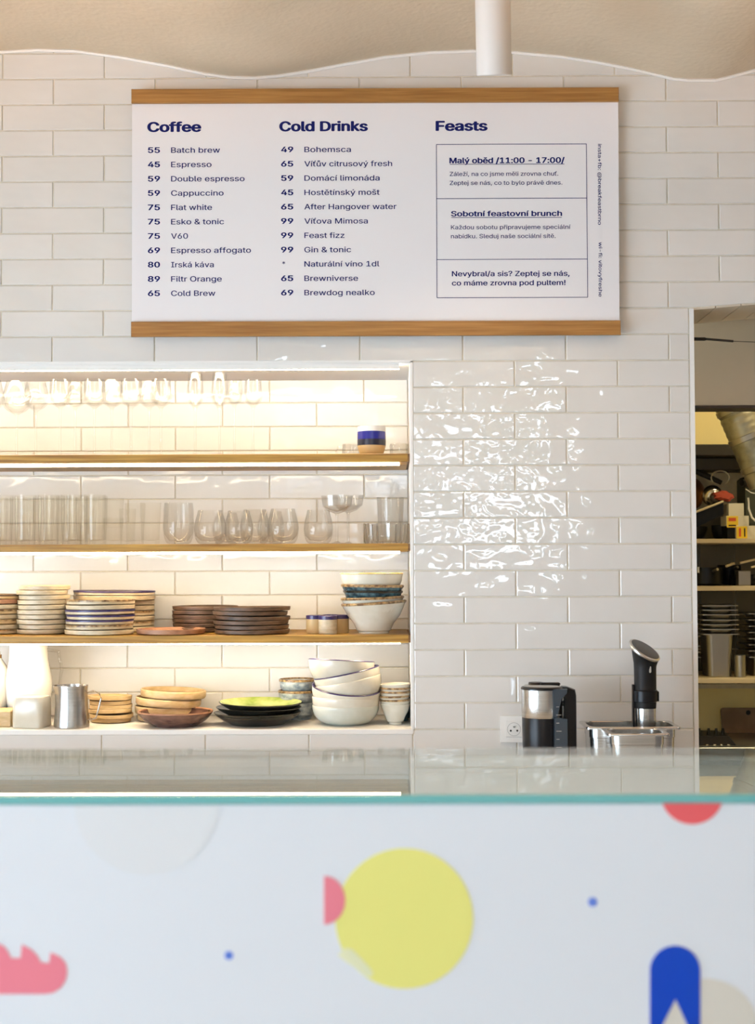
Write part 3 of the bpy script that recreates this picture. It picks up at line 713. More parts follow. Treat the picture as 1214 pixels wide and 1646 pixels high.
# blue grey cups and bowls
Y = .27; S_ = F/(Y-CAM.y); cx = PX(478, Y)
z1 = z; zz1 = PZ(1128, Y); zz2 = PZ(1109, Y); zz3 = PZ(1091, Y)
r = 26/S_
lathe_thing([(0,0),(r*.78,0),(r*.8,.006),(r*.98,.016),(r,zz1-z1),(r*.94,zz1-z1),(r*.93,.02),(0,.008)], BLUEW, 'stoneware_mug', 'lowest blue-grey speckled mug behind the black plates', 'mug', (cx+.003, Y, z1), group='blue-grey stoneware stack')
for (a, b, s, lb) in ((zz1+.0002, zz2, 1.03, 'middle blue-grey dish of the stack behind black plates'), (zz2+.0004, zz3, .98, 'topmost blue-grey dish with brown rim behind black plates')):
    h = b-a; rr_ = 30/S_*s
    lathe_thing([(0,0),(rr_*.8,0),(rr_*.93,.008),(rr_*.96,h*.5),(rr_,h-.001),(rr_*.97,h),(rr_*.94,h*.9),(rr_*.9,.01),(0,.006)], BLUEW, 'stoneware_dish', lb, 'dish', (cx, Y, a), group='blue-grey stoneware stack', rim=RIMBROWN, rimspan=[(rr_+.0005,h*.82),(rr_+.0005,h-.001),(rr_*.97,h+.0008),(rr_*.93,h*.9)])
# big white bowls
Y = .125; S_ = F/(Y-CAM.y)
def Zp(y): return PZ(y, Y, 555)
lst = [  # x centre, half width, rim y (centre), height, tilt y, tilt x, material, rim, label
    (555, 53.5, 1133, Zp(1133)-z, 0, 0, GREYW, None, 'lowest greenish white bowl of the big tilted tower'),
    (555.5, 54, 1119, .075, 0, 0, WHITEC, None, 'second from bottom plain bowl, level, in the tilted tower'),
    (557, 55.5, 1104, .075, .09, .17, WHITEC, RIMBLUE, 'third from bottom navy-rimmed bowl tipped forward in the tower'),
    (558.5, 54, 1093, .075, -.19, .0, WHITEC, None, 'third from top plain bowl leaning in the tower'),
    (556.5, 53.5, 1080.5, .075, -.20, .0, WHITEC, RIMBLUE, 'second from top navy-rimmed bowl leaning in the tower'),
    (549, 53, 1061.5, .075, .05, -.07, WHITEC, RIMBLUE, 'topmost navy-rimmed bowl of the tilted tower')]
for i, (x, hw, yr, h, tl_, tx_, m, rm, lb) in enumerate(lst):
    r = hw/S_
    zr = Zp(yr)
    M = Matrix.Rotation(tl_, 4, 'Y') @ Matrix.Rotation(tx_, 4, 'X')
    off = M @ Vector((0,0,h))
    lathe_thing(round_prof(r, h), m, 'serving_bowl', lb, 'bowl', (PX(x,Y)-off.x, Y-off.y, (zr-off.z) if i else z), M.to_euler(), group='tilted tower of white bowls', n=64, wob=.002, ph=i*1.3, rim=rm, rimspan=rimof(r, h, .0028, .004) if rm else None)
# little bowls
Y = .12; S_ = F/(Y-CAM.y); cx = PX(634.5, Y)
lst = [(1131, 24, None), (1124, 25, RIMBROWN), (1118, 25, RIMBROWN), (1111, 25.5, RIMBROWN), (1105, 25, RIMBROWN), (1099, 25.5, RIMBROWN)]
for i, (yt_, hw, rm) in enumerate(lst):
    r = hw/S_; zr = PZ(yt_, Y, 634)
    h = zr-z if i == 0 else .050
    foot = .42
    lathe_thing(bowl_prof(r, h, foot, .0025), WHITEC, 'rice_bowl', ordn(i,6)+' small white bowl beside the big bowl tower', 'bowl', (cx+random.uniform(-.001,.001), Y, zr-h if i else z), (0, random.uniform(-.03,.03) if i else 0, 0), group='small brown-rimmed bowls', rim=(rm if i < 5 else None), rimspan=rimof(r, h, .004, .0025) if rm else None)
Y = .22
lathe_thing(bowl_prof(.045, .085, .5, .003), TEALB, 'dark_cup', 'dark green cup half hidden behind the small bowls', 'cup', (PX(644,Y), Y, z))

# ------------------------------------------------------------------ glassware on the middle shelf
z = ZS2+.0002
def glass_thing(prof, name, label, loc, group, m=GLASS, n=36, rot=0, ribs=0, ribd=0, cat='glass'):
    o = tag(MB().lathe(prof, n, ribs=ribs, ribd=ribd).build(name, m, None, loc, (0,0,rot)), label, cat, group)
    return o
hi = PZ(795, .09, 330)-z; rg = 17.6/(F/(4.19))
hp = [(0,0),(rg*.84,0),(rg*.88,.004),(rg*.97,hi*.55),(rg,hi),(rg-.0013,hi),(rg*.93,hi*.5),(rg*.82,.016),(0,.013)]
W1 = ['first','second','third','fourth','fifth','sixth']
g_first = None
for row, (Yr, offx, rn) in enumerate(((.075, 0, 'front'), (.155, 9, 'middle'), (.24, -8, 'rear'))):
    for i in range(6):
        xx = -34+37.2*i+offx
        if row and i == 5: xx -= 6
        if g_first is None:
            g_first = glass_thing(hp, 'highball_glass', W1[5-i]+' tall ribbed tumbler from the right, '+rn+' row', (PX(xx, Yr), Yr, z), 'tall ribbed tumblers', RIBGL, 72, 0, 24, .0009)
        else: dup(g_first, (PX(xx, Yr), Yr, z), (0,0,random.random()), W1[5-i]+' tall ribbed tumbler from the right, '+rn+' row')
def tumbler(r, h, base=.012, taper=.85): return [(0,0),(r*taper*.96,0),(r*taper,.003),(r,h),(r-.0016,h),(r*taper-.0016,base),(0,base-.002)]
Sg = F/4.2
def fac(x, hw, ytop, Y, lb, z_=None, tp=.82, base=.014, n=10, m=RIBGL, name='tumbler_glass', group='faceted tumblers'):
    zz_ = z if z_ is None else z_
    r = hw/(F/(Y-CAM.y)); h = PZ(ytop, Y, 200)-zz_
    mb = MB().lathe(tumbler(r, h, base, tp), n if n < 16 else 36)
    if n < 16: mb.sm = [False]*len(mb.sm)
    return tag(mb.build(name, m, None, (PX(x,Y), Y, zz_)), lb, 'glass', group)
fac(182, 17, 833, .11, 'lower of two stacked faceted tumblers beside ribbed glasses')
fac(183.5, 16, 800.5, .11, 'upper of two stacked faceted tumblers beside ribbed glasses', z_=PZ(848,.11,200), tp=.85)
fac(217, 17, 809, .15, 'left faceted tumbler behind the amber-tinted ones')
fac(242, 17.5, 808, .10, 'right faceted tumbler next to the tall stemless glass')
fac(205, 14, 818, .24, 'small faceted tumbler at the back beside the stacked pair')
def stemless(r, h, rt_=.82):
    p = [(0,0),(r*.55,0),(r*.62,.002)]
    for a in range(1,7): t_ = a/6; p.append((r*(.62+.38*sin(t_*pi/2)), .002+h*.42*(1-cos(t_*pi/2))))
    p += [(r*.97,h*.6),(r*(rt_+.08),h*.82),(r*rt_,h),(r*rt_-.001,h),(r*.92,h*.7),(r*.985,h*.46),(r*.9,h*.25),(r*.6,.012),(0,.008)]
    return p
glist = [(287, 25, 808, .12, .9, 'tall stemless glass right of the faceted tumblers'), (338, 26, 820, .10, .75, 'round stemless wine glass right of the tall stemless one'),
         (384, 23, 821, .11, .75, 'left round stemless glass of the middle pair'), (410, 24, 819, .17, .75, 'right round stemless glass of the middle pair'),
         (455, 25.5, 818, .10, .75, 'round stemless glass between the pair and coupe glasses'), (436, 22, 822, .24, .75, 'round stemless glass standing at the back'),
         (512, 23.5, 820, .10, .75, 'round stemless glass just left of the coupe glasses'), (364, 22, 824, .26, .75, 'small round stemless glass hidden at the back')]
for (x, hw, yt_, Y, rt_, lb) in glist:
    r = hw/(F/(Y-CAM.y)); glass_thing(stemless(r, PZ(yt_,Y,400)-z, rt_), 'stemless_glass', lb, (PX(x,Y), Y, z), 'stemless glasses', n=40)
def coupe(r, h, bh):
    return [(0,0),(.030,0),(.031,.0015),(.012,.004),(.0038,.009),(.0032,h-bh-.01),(.006,h-bh-.002),(r*.55,h-bh+.006),(r*.9,h-bh*.6),(r,h),(r-.0012,h),(r*.88,h-bh*.56),(r*.5,h-bh+.010),(0,h-bh+.003)]
for (x, Y, lb) in ((542, .10, 'left cut coupe glass near the right of the shelf'), (560, .19, 'right cut coupe glass near the right of the shelf')):
    r = 25.5/(F/(Y-CAM.y)); h = PZ(797, Y, 545)-z
    if Y > .15: h = PZ(796, Y, 545)-z
    glass_thing(coupe(r, h, .052), 'coupe_glass', lb, (PX(x,Y), Y, z), 'coupe glasses', n=40)
# cut-glass bowl with glass inside
Y = .12; S_ = F/(Y-CAM.y); r = 37/S_; h = PZ(843,Y,620)-z
mb = MB().lathe([(0,0),(r*.93,0),(r,.006),(r*1.0,h*.5),(r*1.02,h),(r*.97,h),(r*.93,h*.5),(r*.9,.008),(0,.007)], 96, ribs=24, ribd=.004)
mb.v = [(a, b, c_+(.0025*sin(12*math.atan2(b,a)) if c_ > h*.9 else 0)) for a,b,c_ in mb.v]
tag(mb.build('crystal_bowl', CUTGL, None, (PX(622,Y), Y, z)), 'low cut-crystal bowl at the right end of the middle shelf', 'bowl')
fac(628, 22, 801, .29, 'straight tumbler behind the crystal bowl at shelf end', tp=.86, n=36, m=GLASS, name='straight_tumbler', group=None)

# ------------------------------------------------------------------ stemware on the upper shelf
z = ZS1+.0002
def wine(r, h, bowl, rt_=.8):
    st = h-bowl
    p = [(0,0),(r*.85,0),(r*.86,.0012),(.010,.004),(.0036,.010),(.0032,st-.008),(.007,st)]
    for a in range(1,6): t_ = a/5; p.append((r*sin(t_*pi/2)*.99+.002, st+bowl*.42*(1-cos(t_*pi/2))+.002))
    p += [(r*.98,st+bowl*.6),(r*rt_,h),(r*rt_-.001,h),(r*.95,st+bowl*.58),(r*.8,st+bowl*.25),(r*.4,st+.008),(0,st+.005)]
    return p
fl = [(-14, 20, 610, .12, .095, .75, 'wine glass at the far left of the upper shelf'), (27, 23, 612, .10, .10, .72, 'second wine glass from left on the upper shelf'), (58, 20, 613, .22, .09, .75, 'wine glass behind the gap left of the straight goblets'),
      (97, 17.5, 610, .10, .085, .95, 'first straight goblet from the left'), (121, 17, 612, .22, .085, .95, 'goblet behind the first two straight goblets'), (152, 17.5, 610, .10, .085, .95, 'second straight goblet from the left'),
      (180, 17, 611, .16, .085, .95, 'third straight goblet from the left'), (211, 17.5, 610, .10, .085, .95, 'fourth straight goblet from the left'), (240, 17, 612, .20, .085, .95, 'goblet behind, left of the fifth goblet'), (259, 16.5, 610, .09, .085, .9, 'fifth straight goblet from the left'),
      (314, 13, 600, .09, .105, .85, 'left tall champagne flute on the upper shelf'), (353, 13, 600, .09, .105, .85, 'right tall champagne flute on the upper shelf'), (407, 14, 612, .11, .08, .95, 'narrow beer goblet right of the flutes'), (377, 13, 611, .22, .08, .9, 'goblet behind, right of the flutes')]
for (x, hw, yt_, Y, bowl, rt_, lb) in fl:
    r = hw/(F/(Y-CAM.y)); glass_thing(wine(r, PZ(yt_,Y,300)-z, bowl, rt_), 'wine_glass', lb, (PX(x,Y,650), Y, z), 'stemware on the upper shelf', m=WINEGL, n=32)
for (x, s_, lb) in ((566, 1, 'small clear glass cup left of the blue banded cup'), (643, -1, 'small clear glass cup right of the blue banded cup')):
    Y = .20; t = thing('glass_cup', lb, 'cup', (PX(x,Y), Y, z), group='small glass cups')
    MB().lathe(stemless(.030, .045, .95), 32).build('body', GLASS, t)
    MB().tube([(-s_*.028,0,.036),(-s_*.042,0,.036),(-s_*.048,0,.022),(-s_*.040,0,.010),(-s_*.026,0,.010)], .0028, 8).build('handle', GLASS, t)
Y = .09; S_ = F/(Y-CAM.y); r = 23/S_; h = PZ(686, Y, 598)-z
t = thing('banded_cup', 'handleless cup banded white, cobalt, black and sand', 'cup', (PX(598,Y), Y, z))
def seglathe(z0, z1, m, nm):
    def rad(q):
        u_ = q/h
        return r*(.68+.32*min(1, (u_/.35))**.5) if u_ < .35 else r*(1.0-.03*abs(u_-.5))
    pr = [(rad(z0+(z1-z0)*i/6), z0+(z1-z0)*i/6) for i in range(7)]
    if z0 == 0: pr = [(0,0)]+pr
    return MB().lathe(pr, 40).build(nm, m, t)
seglathe(0, h*.34, SAND, 'sand_base'); seglathe(h*.34, h*.55, INK, 'black_band'); seglathe(h*.55, h*.82, COBALT, 'cobalt_band'); seglathe(h*.82, h, SALT, 'white_lip')
MB().lathe([(r*.985,h),(r*.93,h),(r*.9,h*.5),(r*.6,.01),(0,.008)], 40).build('inside', SALT, t)

# ------------------------------------------------------------------ worktop along the wall
WZ = .87
wt = MB().cbox(LEFT_X, XD-.02, -.62, .003, WZ-.035, WZ, .003)
tag(wt.build('worktop', WORKT), 'grey-beige worktop running along the tiled wall', 'worktop')
cabw = (XD-.05-LEFT_X)/6
for i in range(6):
    x0 = LEFT_X+.01+i*cabw; x1 = x0+cabw-.004
    t = thing('base_cabinet', ('white base cabinet under the worktop, '+['first','second','third','fourth','fifth','sixth'][i]+' from the left'), 'cabinet', ((x0+x1)/2, -.3, 0), group='base cabinets')
    hw = (x1-x0)/2
    MB().box(-hw, hw, -.26, .29, .10, WZ-.037).build('carcass', WHITE, t)
    MB().cbox(-hw+.002, hw-.002, -.282, -.262, .11, WZ-.045, .002).build('door', WHITE, t)
# socket
t = thing('wall_socket', 'white wall power socket left of the kettle', 'socket', (PX(824, 0), -.001, PZ(1171.5, 0, 824)))
s = .078/2
MB().cbox(-s, s, -.008, .001, -s, s, .0015).build('frame', WHITE, t)
MB().cbox(-s*.60, s*.60, -.0105, -.007, -s*.60, s*.60, .0015).build('insert', WHITE, t)
mb = MB(); mb.add(*( [(.0195*cos(a*pi/16), -.0108, .0195*sin(a*pi/16)) for a in range(32)]+[(.0185*cos(a*pi/16), -.0108, .0185*sin(a*pi/16)) for a in range(32)], [(i, (i+1)%32, 32+(i+1)%32, 32+i) for i in range(32)]))
mb.build('outlet_ring', STEELD, t)
for (dx, dz) in ((-.0095, -.004), (.0095, -.004)):
    mb = MB(); mb.lathe([(0,0),(.0028,0),(.0028,.001),(0,.001)], 12); mb.v = [(a+dx, -.0112-c_, b+dz) for a,b,c_ in mb.v]; mb.build('hole', BLACKM, t)
mb = MB(); mb.lathe([(0,0),(.0024,0),(.0024,.006),(0,.006)], 12); mb.v = [(a, -.0107-c_, b+.007) for a,b,c_ in mb.v]; mb.build('earth_pin', STEELD, t)

# ------------------------------------------------------------------ kettle
Y = -.20; S_ = F/(Y-CAM.y)
kx = PX(872, Y, 1150); kt = thing('electric_kettle', 'black electric kettle with a steel collar and lid', 'kettle', (kx, Y, WZ+.0005))
zk = lambda y: PZ(y, Y, 872)-WZ
r = 33/S_
Hc = zk(1106)
MB().lathe([(0,.0),(r*1.04,0),(r*1.05,.014),(r*1.0,.018),(r*.98,.02),(0,.02)], 48).build('base', BLACK, kt)
MB().lathe([(0,.021),(r*.93,.021),(r*.95,.03),(r*.985,zk(1152)),(r*.97,zk(1150)),(r*.97,Hc-.001),(0,Hc-.001)], 56).build('body', BLACK, kt)
MB().lathe([(r*.985,zk(1152.5)),(r*1.0,zk(1151.5)),(r*1.005,zk(1130)),(r*1.0,Hc),(r*.97,Hc),(r*.965,zk(1152.5))], 64, a0=R_(100), a1=R_(318)).build('steel_collar', STEEL, kt)
MB().lathe([(0,Hc+.006),(r*.90,Hc+.005),(r*1.0,Hc+.003),(r*1.03,Hc+.001),(r*1.03,Hc-.003),(r*.95,Hc-.004)], 56).build('rim', BLACK, kt)
MB().lathe([(0,Hc+.010),(r*.5,Hc+.0098),(r*.85,Hc+.008),(r*.92,Hc+.005)], 48).build('lid', STEEL, kt); LID = [c_ for c_ in kt.children if c_.name.startswith('lid')][0]
mb = MB(); mb.cbox(-.006, .050, -.012, .012, Hc+.008, Hc+.015, .003); mb.build('lid_latch', BLACK, LID)
mb = MB(); mb.lathe([(0,Hc+.016),(.020,Hc+.015),(.022,Hc+.008),(0,Hc+.008)], 24, (-.016,.012,0)); mb.build('lid_button', BLACK, LID)
# gauge + handle on the right
x0, x1, x2 = (887-872)/S_, (909-872)/S_, (925.5-872)/S_
mb = MB()
def prof_x(pts, y0, y1, rr=.006):
    # outline (x,z) extruded in depth with bevelled sides
    n_ = len(pts); cx_ = sum(p[0] for p in pts)/n_; cz_ = sum(p[1] for p in pts)/n_
    ins = [(p[0]+(cx_-p[0])*.10, p[1]+(cz_-p[1])*.02) for p in pts]
    m_ = MB(); m_.loft([[(p[0], y0, p[1]) for p in ins], [(p[0], y0+rr, p[1]) for p in pts], [(p[0], y1-rr, p[1]) for p in pts], [(p[0], y1, p[1]) for p in ins]], False)
    return m_
yf = -r*.80
prof_x([(x0,.035),(x1,.035),(x1,zk(1152)),(x0+.004,zk(1150)),(x0,zk(1152))], -r*1.0, .02).build('water_gauge', GAUGE, kt); GA = [c_ for c_ in kt.children if c_.name.startswith('water_gauge')][0]
prof_x([(x0-.001,zk(1150)),(x0+.008,zk(1150)),(x0+.022,zk(1120)),(x1,zk(1112)),(x1,Hc+.001),(x0-.004,Hc+.001)], -r*.96, .02).build('handle_joint', GAUGE, kt)
hb = prof_x([(x1-.008,.02),(x2-.004,.02),(x2,.035),(x2,zk(1118)),(x2-.003,Hc-.004),(x1+.004,Hc+.004),(x0+.01,Hc+.006),(x0+.01,Hc-.006),(x1-.012,zk(1112)),(x1-.006,zk(1120))], -.022, .022, .007)
hb.build('handle', BLACK, kt)
MB().cbox(x1-.014, x1+.002, -.018, .018, zk(1134), zk(1127), .002).build('handle_strut', BLACK, kt)
for k in range(7):
    zz_ = .05+k*.022; MB().box(x0+.006, x0+(.020 if k % 2 else .014), -r*1.0-.0006, -r*1.0, zz_, zz_+.0012).build('gauge_mark', SILVER, GA)

# ------------------------------------------------------------------ gastronorm pans
def gn_pan(name, label, x0, x1, y0, y1, ztop, zbot, group=None):
    w_, d_ = x1-x0, y1-y0; t = thing(name, label, 'pan', ((x0+x1)/2, (y0+y1)/2, zbot), group=group)
    H_ = ztop-zbot; rw_ = .012
    mb = MB()
    mb.loft([rrect(w_-2*rw_-.018, d_-2*rw_-.018, .028, 6, 0), rrect(w_-2*rw_-.006, d_-2*rw_-.006, .03, 6, .010), rrect(w_-2*rw_-.004, d_-2*rw_-.004, .03, 6, H_*.74), rrect(w_-2*rw_+.003, d_-2*rw_+.003, .03, 6, H_*.76),
             rrect(w_-2*rw_+.003, d_-2*rw_+.003, .03, 6, H_-.001), rrect(w_-2*rw_+.001, d_-2*rw_+.001, .029, 6, H_-.001), rrect(w_-2*rw_-.005, d_-2*rw_-.005, .029, 6, .012), rrect(w_-2*rw_-.02, d_-2*rw_-.02, .026, 6, .003)], True, True, True)
    mb.build('body', STEEL, t)
    rm = MB()
    rm.loft([rrect(w_-2*rw_, d_-2*rw_, .03, 6, H_-.002), rrect(w_-2*rw_+.002, d_-2*rw_+.002, .03, 6, H_), rrect(w_-.002, d_-.002, .010, 6, H_), rrect(w_, d_, .010, 6, H_-.0015), rrect(w_, d_, .010, 6, H_-.006), rrect(w_-.003, d_-.003, .010, 6, H_-.006), rrect(w_-.003, d_-.003, .010, 6, H_-.003), rrect(w_-2*rw_+.002, d_-2*rw_+.002, .03, 6, H_-.003)], True, False, False)
    rm.build('rim', STEEL, t)
    return t
zr = .998
gn_pan('steel_food_pan', 'larger steel food pan with the stick cooker clamped in it', PX(937,-.18,1160), PX(1086,-.18,1160), -.26, -.10, zr, WZ+.0005, 'steel food pans')
gn_pan('steel_food_pan', 'smaller steel food pan in front of the larger one', PX(972,-.34,1165), PX(1070,-.34,1165), -.405, -.268, zr-.001, WZ+.0005, 'steel food pans')

# ------------------------------------------------------------------ immersion circulator
Y = -.165; S_ = F/(Y-CAM.y)
ic = thing('immersion_circulator', 'black stick immersion cooker with a slanted silver-ringed head', 'appliance', (PX(1037.5, Y, 1100), Y, PZ(1200, Y, 1037)))
zi = lambda y: PZ(y, Y, 1037)-PZ(1200, Y, 1037)
r = 17.3/S_
def ring(c, nrm, rad, n_=36):
    nrm = Vector(nrm).normalized(); a = Vector((1,0,0)); a = (a-nrm*a.dot(nrm)).normalized(); b = nrm.cross(a)
    return [tuple(Vector(c)+(a*cos(2*pi*j/n_)+b*sin(2*pi*j/n_))*rad) for j in range(n_)]
nh = Vector((.46, -.36, .81)).normalized()
hc = (-.0005, 0, zi(1045))
MB().loft([ring((0,0,zi(1138)),(0,0,1),r*.97), ring((0,0,zi(1130)),(0,0,1),r), ring((0,0,zi(1075)),(0,0,1),r*1.02), ring((0,0,zi(1068)),(.12,-.1,1),r*1.05), ring((0,0,zi(1058)),(.3,-.22,1),r*1.22), ring((hc[0],0,hc[2]-.008),nh,25/S_)]).build('body', BLACKM, ic)
MB().loft([ring(Vector(hc)-nh*.008,nh,25.3/S_), ring(Vector(hc)-nh*.004,nh,27.8/S_), ring(Vector(hc)+nh*.001,nh,28/S_), ring(Vector(hc)+nh*.003,nh,26.5/S_), ring(Vector(hc)+nh*.003,nh,25/S_)], True, False, False).build('head_ring', SILVER, ic)
MB().loft([ring(Vector(hc),nh,25.2/S_), ring(Vector(hc)+nh*.0035,nh,25/S_), ring(Vector(hc)+nh*.004,nh,23/S_)]).build('display', mat('display_face', (.025,.022,.02), .35), ic)
MB().lathe([(0,0),(r*.93,0),(r*.95,.003),(r*.95,zi(1138)),(0,zi(1138))], 40).build('steel_sleeve', STEEL, ic)
MB().lathe([(r*1.0,zi(1128)),(r*1.12,zi(1127)),(r*1.13,zi(1110)),(r*1.0,zi(1108))], 40, a0=-pi, a1=pi).build('clamp_ring', BLACK, ic)
MB().cbox(-r*1.22, -r*1.02, -.008, .008, zi(1168), zi(1100), .001).build('clamp_arm', BLACK, ic)
MB().cbox(r*1.05, r*1.20, -.010, .010, zi(1127), zi(1111), .001).build('clamp_screw', BLACK, ic)
mb = MB(); mb.loft([[(a, b, c_) for a, b, c_ in [(x_+.0085, -r*1.0-.001*(q-1), zz_+zi(1075)) for x_, zz_ in [((.0028+.0004*q)*cos(k*pi/8), (.0028+.0004*q)*sin(k*pi/8)+(.006 if sin(k*pi/8) > 0 else -.006)) for k in range(16)]]] for q in (1, 0)], False); mb.build('button_outline', SILVER, ic)

# ------------------------------------------------------------------ kitchen seen through the doorway
KX0, KX1, KY1 = XD-.35, 2.9, 2.05
struct(MB().box(KX0-.1, KX1+.1, KY1, KY1+.1, 0, 3.2).build('wall_kitchen_back', YWALL))
struct(MB().box(KX0-.1, KX0, .45, KY1, 0, 3.2).build('wall_kitchen_left', YWALL))
struct(MB().box(KX1, KX1+.1, WT, KY1, 0, 3.2).build('wall_kitchen_right', YWALL))
struct(MB().box(KX0-.1, KX1+.1, WT, KY1+.1, 3.1, 3.2).build('ceiling_kitchen', WHITE))
BHY = .42
zbh = PZ(651.5, BHY, 1160)
bh = MB().box(KX0, KX1, BHY, BHY+.10, zbh, 3.1); bh_ = struct(bh.build('wall_bulkhead', BEIGEW))
MB().box(KX0, KX1, BHY-.004, BHY+.102, zbh-.010, zbh-.001).build('trim_strip', DARKH, bh_)
area('kitchen_ceiling_lamp', (1.75, .95, 3.05), (0,0,0), .5, .5, 44, (1, .86, .55))
# rod and wire in front of the opening
Y = .12
t = thing('cable_tensioner', 'black cable tensioner and thin wire across the doorway top', 'cable', (0,0,0))
a, b, c_, d = wp(1108,545,Y), wp(1136,545,Y), wp(1179,548.5,Y), wp(1260,553,Y)
b2 = wp(1139, 545.6, Y)
MB().tube([a, wp(1133,545,Y), b], [.0052,.0052,.0034], 12).build('sleeve', BLACKM, t)
MB().tube([b, c_], .0036, 12).build('turnbuckle', DARKH, t); MB().tube([c_, wp(1214,550,Y), d], .0010, 6).build('wire', BLACKM, t)
# hood
HY = 1.72
def kx_(x, Y): return PX(x, Y, 900)
def kz(y, Y): return PZ(y, Y, 1165)
t = thing('extractor_hood', 'dark extractor canopy under the yellow wall', 'hood', (0,0,0))
MB().cbox(KX0+.02, 2.5, HY, KY1-.005, kz(732,HY), kz(714,HY), .003).build('canopy', DARKH, t)
MB().cbox(KX0+.02, 2.5, HY+.12, KY1-.005, kz(752,HY), kz(732.5,HY), .003).build('filter', mat('hood_filter', (.035,.028,.022), .6), t)
# duct
dY = 1.45
t = thing('ventilation_duct', 'silver foil ventilation duct slanting down to the right', 'duct', (0,0,0))
p0 = wp(1160, 600, dY); p1 = wp(1236, 776, dY); rd = 32/(F/(dY-CAM.y)); 
dd = (p1-p0).normalized(); ln = (p1-p0).length
ax = dd.cross(Vector((0,1,0))).normalized(); ay = dd.cross(ax)
rings = []
N = 60
for i in range(N+1):
    q = p0+dd*ln*i/N; rr_ = rd*(1+.012*sin(i*1.9))*(1-.03*(i % 15 == 7))
    rings.append([tuple(q+(ax*cos(2*pi*j/28)+ay*sin(2*pi*j/28))*rr_) for j in range(28)])
MB().loft(rings).build('duct_body', FOIL, t)
for f_ in (.32, .58, .84):
    q = p0+dd*ln*f_; MB().loft([[tuple(q+dd*s_+(ax*cos(2*pi*j/28)+ay*sin(2*pi*j/28))*(rd*1.02+e_)) for j in range(28)] for s_, e_ in ((-.012,0),(-.010,.003),(.010,.003),(.012,0))], True, False, False).build('clamp_band', STEELD, t)
# wall tiles low in the kitchen
kt_w = struct(MB().box(KX0, KX1, KY1-.012, KY1-.004, .9, kz(752,HY)).build('wall_kitchen_splash', GROUT))
for i in range(14):
    for j in range(9):
        x0 = KX0+.05+i*.153; z0 = .92+j*.153
        if z0+.15 > kz(760,HY): continue
        o = MB().cbox(x0, x0+.150, KY1-.018, KY1-.012, z0, z0+.150, .001).build('tile', KTILE, kt_w)
# shelves
SY = 1.62
kzs = {}
for nm, yt_, yb_, lb in (('a', 866, 873, 'top kitchen shelf with boxes and trays'), ('b', 942, 949.5, 'middle kitchen shelf with dark pans'), ('c', 1091, 1098.5, 'bottom kitchen shelf with stacked steel containers')):
    kzs[nm] = kz(yt_, SY)
    t = thing('kitchen_shelf', 'cream-edged '+lb, 'shelf', (0,0,kz(yt_,SY)), group='kitchen shelves')
    th = kz(yt_,SY)-kz(yb_,SY)
    MB().cbox(KX0+.05, 2.5, SY, KY1-.02, -th, 0, .002).build('board', KSHELF, t)
    for xb in (KX0+.3, 2.2): MB().box(xb, xb+.02, SY+.05, KY1-.02, -th-.12, -th).build('bracket', STEELD, t)
# items on shelf a
za_ = kzs['a']+.0005
Y = 1.70; S_ = F/(Y-CAM.y)
def kp(x, y, Y=1.70): q = wp(x, y, Y); return q
t = thing('roasting_tray', 'black roasting tray tipped up on the top kitchen shelf', 'tray', (0,0,0))
a = kp(1085, 836); b = kp(1163, 806)
d = (b-a); nn = Vector((d.z, 0, -d.x)).normalized()
trp = [a, b, b+nn*.05-d*.08, a+nn*.065+d*.05]
MB().prism([(p.x,p.z) for p in (trp[0],trp[3],trp[2],trp[1])], 1.70, 1.77).build('pan', BLACK, t)
MB().tube([a+Vector((0,-.003,0)), b+Vector((0,-.003,0))], .0048, 8).build('rim', KSHELF, t)
cc = kp(1128, 858); 
lathe_thing(round_prof(.06, .055), mat('dark_pot', (.03,.025,.02), .35), 'dark_pot', 'dark round pot under the tipped roasting tray', 'pot', (kp(1128,850).x, 1.87, za_))
lathe_thing(round_prof(.04, .06), BLACKM, 'black_bowl', 'black bowl between the dark pot and yellow-labelled boxes', 'bowl', (kp(1163,850,1.8).x, 1.84, za_))
pc = kp(1128, 800)
o = lathe_thing(round_prof(.078, .09), COPPER, 'copper_bowl', 'copper bowl lying on its side behind the tipped tray', 'bowl', (pc.x-.02, 1.93, pc.z+.0), (R_(-60), R_(35), 0))
o = lathe_thing(round_prof(.045, .04), STEEL, 'steel_ladle_bowl', 'shiny steel bowl tipped beside the copper bowl', 'bowl', (kp(1160,785).x, 1.82, kp(1160,797).z), (R_(-75), R_(-15), 0))
mb = MB(); cc = kp(1158, 768, 1.78); mb.tube([(cc.x+.038*cos(k*pi/10), 1.78, cc.z+.030*sin(k*pi/10)) for k in range(-3, 13)], .0028, 6)
tag(mb.build('wire_whisk', STEELD), 'wire loop handle sticking up behind the copper bowl', 'utensil')
mb = MB(); mb.tube([kp(1105,752,1.85), kp(1130,762,1.85), kp(1160,776,1.85)], [.012,.013,.010], 8)
tag(mb.build('black_spatula', BLACKM), 'black handle slanting above the copper bowl', 'utensil')
rd_ = kp(1166, 797, 1.74)
mb = MB(); mb.loft([[(rd_.x+a_*cos(k*pi/8)*(1+.12*sin(k*3)), 1.74+.04*h_+.03*sin(k*pi/8), rd_.z+b_*sin(k*pi/8)*(1+.15*sin(k*2+1))) for k in range(16)] for a_, b_, h_ in ((.022,.014,0),(.038,.023,.3),(.040,.024,1),(.025,.015,1.6))])
tag(mb.build('red_cloth', REDC), 'crumpled red cloth beside the tipped tray', 'cloth')
